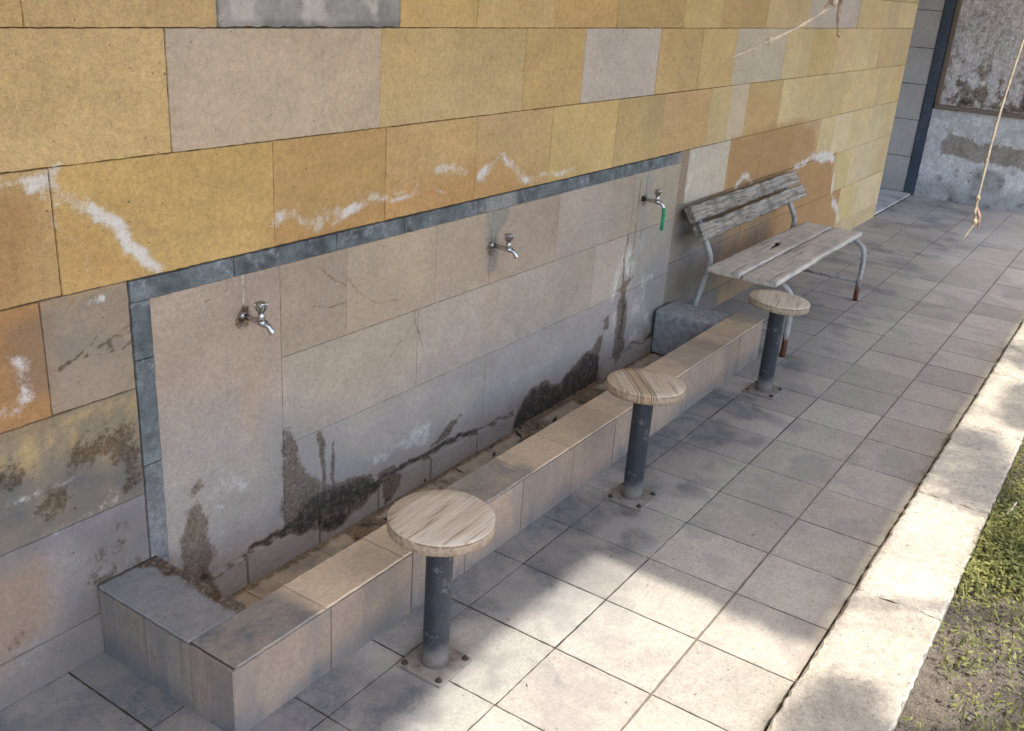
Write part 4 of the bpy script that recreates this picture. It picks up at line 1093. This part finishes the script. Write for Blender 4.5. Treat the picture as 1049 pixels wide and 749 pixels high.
shade(1.45, -2.35, 3.9, .4, .22, .2, 420); shade(4.6, -2.1, 3.8, .8, .3, .4, 500); shade(3.3, -2.8, 4.0, .9, .5, .5, 500); shade(1.2, -3.2, 4.0, .9, .5, .5, 500); shade(.1, -2.9, 3.9, .6, .4, .4, 300)
tree = empty('shade_tree', (2.4, -5.6, -.03)); tag(tree, 'leafy tree out of view, its crown placed to shade the kerb', 'tree')
TP = Vector((2.4, -5.6, -.03))
b = bmesh.new()
fork = Vector((2.35, -5.2, 2.1))
bm_tube(b, [q - TP for q in smooth_path([TP, (2.42, -5.5, .7), (2.3, -5.35, 1.4), fork], 5)], [.13 - .003 * k for k in range(16)], 12)
for c, *_ in clumps:
    mid = (fork + Vector(c)) * .5 + Vector((random.uniform(-.2, .2), random.uniform(-.2, .2), .35))
    if mid.z < 2.95: mid.z = 3.0
    pth = smooth_path([fork, mid, Vector(c)], 5)
    bm_tube(b, [q - TP for q in pth], [.05 * (1 - k / len(pth)) + .008 for k in range(len(pth))], 7)
bm_obj('trunk', b, M_bark, tree, True)
b = bmesh.new()
for c, rx_, ry_, rz_, n in clumps:
    for _ in range(n):
        while True:
            d = Vector((random.uniform(-1, 1), random.uniform(-1, 1), random.uniform(-1, 1)))
            if d.length < 1: break
        p = Vector(c) + Vector((d.x * rx_ * 1.1, d.y * ry_ * 1.1, d.z * rz_)) - TP
        L_ = random.uniform(.025, .05); W_ = L_ * random.uniform(.3, .5)
        a = Vector((random.gauss(0, 1), random.gauss(0, 1), random.gauss(0, .6))).normalized()
        s_ = a.cross(Vector((random.gauss(0, .5), random.gauss(0, .5), 1))).normalized()
        b.faces.new([b.verts.new(p + q) for q in (-a * L_, s_ * W_, a * L_, -s_ * W_)])
bm_obj('crown', b, M_leaf, tree)

M_twig2 = plain_mat('lightened_twig', (0.52, 0.43, 0.29), 0.7, 0, 80, 0.3)  # lighter copy of the twig colour, stands in for missing sun
def twig(label, pts, rads, nodes, buds, loc, mat=M_twig):
    t = empty('dry_twig', loc); tag(t, label, 'twig', 'dry twigs hanging overhead')
    O_ = Vector(loc)
    b = bmesh.new()
    pth = smooth_path(pts, 5); n = len(pth)
    rr = [np.interp(k / (n - 1), np.linspace(0, 1, len(rads)), rads) for k in range(n)]
    rr = [r * (1 + .18 * math.sin(k * 2.3)) for k, r in enumerate(rr)]
    bm_tube(b, [p - O_ for p in pth], rr, 8)
    for (p, r) in nodes:
        M = Matrix.Translation(Vector(p) - O_)
        bmesh.ops.create_icosphere(b, subdivisions=2, radius=r, matrix=M @ Matrix.Diagonal((1, 1, 1.5, 1)))
    bm_obj('stem', b, mat, t, True)
    for bp in buds:
        b = bmesh.new()
        bm_tube(b, [Vector(q) - O_ for q in bp], [.0015] + [.0032] * (len(bp) - 2) + [.001], 7)
        for _ in range(4):
            q = Vector(bp[random.randrange(len(bp))]) - O_; d = Vector((random.gauss(0, 1), random.gauss(0, 1), random.gauss(-.6, .6))).normalized() * .008
            s_ = d.cross(Vector((.3, .5, .8))).normalized() * .003
            b.faces.new([b.verts.new(q + v) for v in (-s_, s_, d)])
        bm_obj('dry_bud', b, M_bud, t)
twig('pale straight dry twig slanting across the top of the yellow wall',
     [(.10, -1.75, 2.55), (-.16, -1.59, 2.12), (-.283, -1.522, 1.802), (-.325, -1.496, 1.748), (-.384, -1.439, 1.700), (-.428, -1.393, 1.670)],
     [.004, .0027, .0025, .0026, .0027, .0017], [((-.384, -1.439, 1.700), .0052), ((-.306, -1.511, 1.768), .0058)],
     [[(-.285, -1.50, 1.86), (-.300, -1.518, 1.775), (-.310, -1.522, 1.744), (-.319, -1.528, 1.717)], [(-.29, -1.51, 1.80), (-.313, -1.505, 1.765), (-.322, -1.50, 1.758)]], (.10, -1.75, 2.55), M_twig2)
twig('thin jointed dry twig hanging down in front of the whitewashed far wall',
     [(.03, -1.80, 2.5), (-.07, -1.79, 2.0), (-.124, -1.787, 1.778), (-.155, -1.784, 1.717), (-.213, -1.784, 1.595), (-.266, -1.791, 1.473), (-.276, -1.796, 1.446), (-.296, -1.786, 1.416)],
     [.003, .0024, .0022, .0022, .0022, .0021, .0018, .001], [((-.236, -1.786, 1.54), .0036), ((-.262, -1.790, 1.482), .0042), ((-.276, -1.796, 1.446), .0044)],
     [[(-.12, -1.80, 1.80), (-.150, -1.79, 1.73), (-.158, -1.792, 1.700)], [(-.266, -1.791, 1.473), (-.270, -1.80, 1.455), (-.272, -1.803, 1.435)]], (.03, -1.80, 2.5))

# ------------------------------------------------------------------ GRASS, STICK, LITTER
b = bmesh.new()
def blade(x, y, h, lean_):
    a = random.uniform(0, 6.28); z0 = -.03
    d = Vector((math.cos(a), math.sin(a), 0)); s_ = Vector((-d.y, d.x, 0)) * random.uniform(.0018, .0036)
    p0 = Vector((x, y, z0)); p1 = p0 + d * lean_ * .35 + Vector((0, 0, h * .65)); p2 = p0 + d * lean_ + Vector((0, 0, h))
    v = [b.verts.new(q) for q in (p0 - s_, p0 + s_, p1 + s_ * .8, p1 - s_ * .8, p2)]
    b.faces.new((v[0], v[1], v[2], v[3])); b.faces.new((v[3], v[2], v[4]))
def leaflet(x, y, z):
    a = random.uniform(0, 6.28); L_ = random.uniform(.006, .014); W_ = L_ * .4
    d = Vector((math.cos(a), math.sin(a), random.uniform(-.3, .5))); s_ = Vector((-d.y, d.x, random.uniform(-.4, .4)))
    p = Vector((x, y, z))
    b.faces.new([b.verts.new(p + q) for q in (-d * L_, s_ * W_, d * L_, -s_ * W_)])
for cx_, cy_, r, n in ((1.40, -1.90, .11, 420), (1.62, -1.90, .10, 360), (1.80, -1.93, .10, 300), (2.05, -1.95, .12, 320), (1.30, -2.02, .10, 240), (2.4, -1.95, .15, 300), (2.9, -2.0, .2, 300), (1.0, -2.1, .12, 120), (3.6, -2.0, .3, 300), (.3, -2.05, .15, 120), (1.7, -2.15, .2, 220), (.75, -1.93, .10, 60), (.5, -2.2, .2, 80), (1.15, -1.9, .08, 110)):
    for _ in range(n):
        x = random.gauss(cx_, r); y = min(random.gauss(cy_, r * .6), KY1 - .01)
        blade(x, y, random.uniform(.03, .085), random.uniform(.01, .045))
        for _k in range(2): leaflet(random.gauss(x, .02), min(random.gauss(y, .02), KY1 - .012), random.uniform(-.01, .045))
tag(bm_obj('grass', b, M_grass), 'yellow green grass and weeds growing in the soil beside the kerb', 'grass', kind='stuff')
b = bmesh.new()
bm_tube(b, smooth_path([(1.70, -1.885, .035), (1.76, -1.892, .034), (1.82, -1.90, .04)], 4), [.004, .005, .005, .005, .005, .005, .004, .004, .003], 8)
tag(bm_obj('dead_stick', b, M_stick, None, True), 'short pale dead stick lying in the weeds beside the kerb', 'stick')
b = bmesh.new()
for _ in range(420):
    x = random.uniform(.0, 3.0); y = random.uniform(-2.5, KY1 - .02); r = random.uniform(.002, .009) * random.uniform(.5, 1)
    bmesh.ops.create_icosphere(b, subdivisions=1, radius=r, matrix=Matrix.Translation((x, y, -.012)) @ Matrix.Rotation(random.uniform(0, 3), 4, 'Z') @ Matrix.Diagonal((random.uniform(.8, 1.6), 1, .7, 1)))
tag(bm_obj('pebbles', b, plain_mat('pebble', (0.20, 0.18, 0.155), .9, 0, 30, .6)), 'small pebbles and clods lying on the garden soil', 'pebbles', kind='stuff')
b = bmesh.new()
for _ in range(170):
    x = random.uniform(-.9, 4.5); y = random.uniform(-1.55, -.55)
    if random.random() < .4: y = random.gauss(-.56, .02)
    r = random.uniform(.0012, .0032)
    bmesh.ops.create_icosphere(b, subdivisions=1, radius=r, matrix=Matrix.Translation((x, y, .003 + r * .5)) @ Matrix.Diagonal((random.uniform(.7, 1.6), 1, .6, 1)))
tag(bm_obj('grit', b, plain_mat('grit', (0.30, 0.27, 0.23), .9, 0, 30, .7)), 'scattered grit and crumbs lying on the grey paving', 'grit', kind='stuff')
b = bmesh.new()
for _ in range(60):
    x = random.uniform(-.6, 4); y = random.uniform(-1.82, -.6)
    z = .004 if y > -1.56 else KH + .003
    if -1.6 < y < -1.55: continue
    L_ = random.uniform(.003, .008); a = random.uniform(0, 6.28); d = Vector((math.cos(a), math.sin(a), 0)); s_ = Vector((-d.y, d.x, .3)) * .3
    b.faces.new([b.verts.new(Vector((x, y, z)) + q) for q in (-d * L_, s_ * L_, d * L_ + Vector((0, 0, .003)), -s_ * L_)])
tag(bm_obj('fallen_leaves', b, plain_mat('dead_leaf', (0.07, 0.055, 0.04), .8, 0, 40, .5)), 'small dead leaf scraps scattered on paving and kerb', 'leaf litter', kind='stuff')
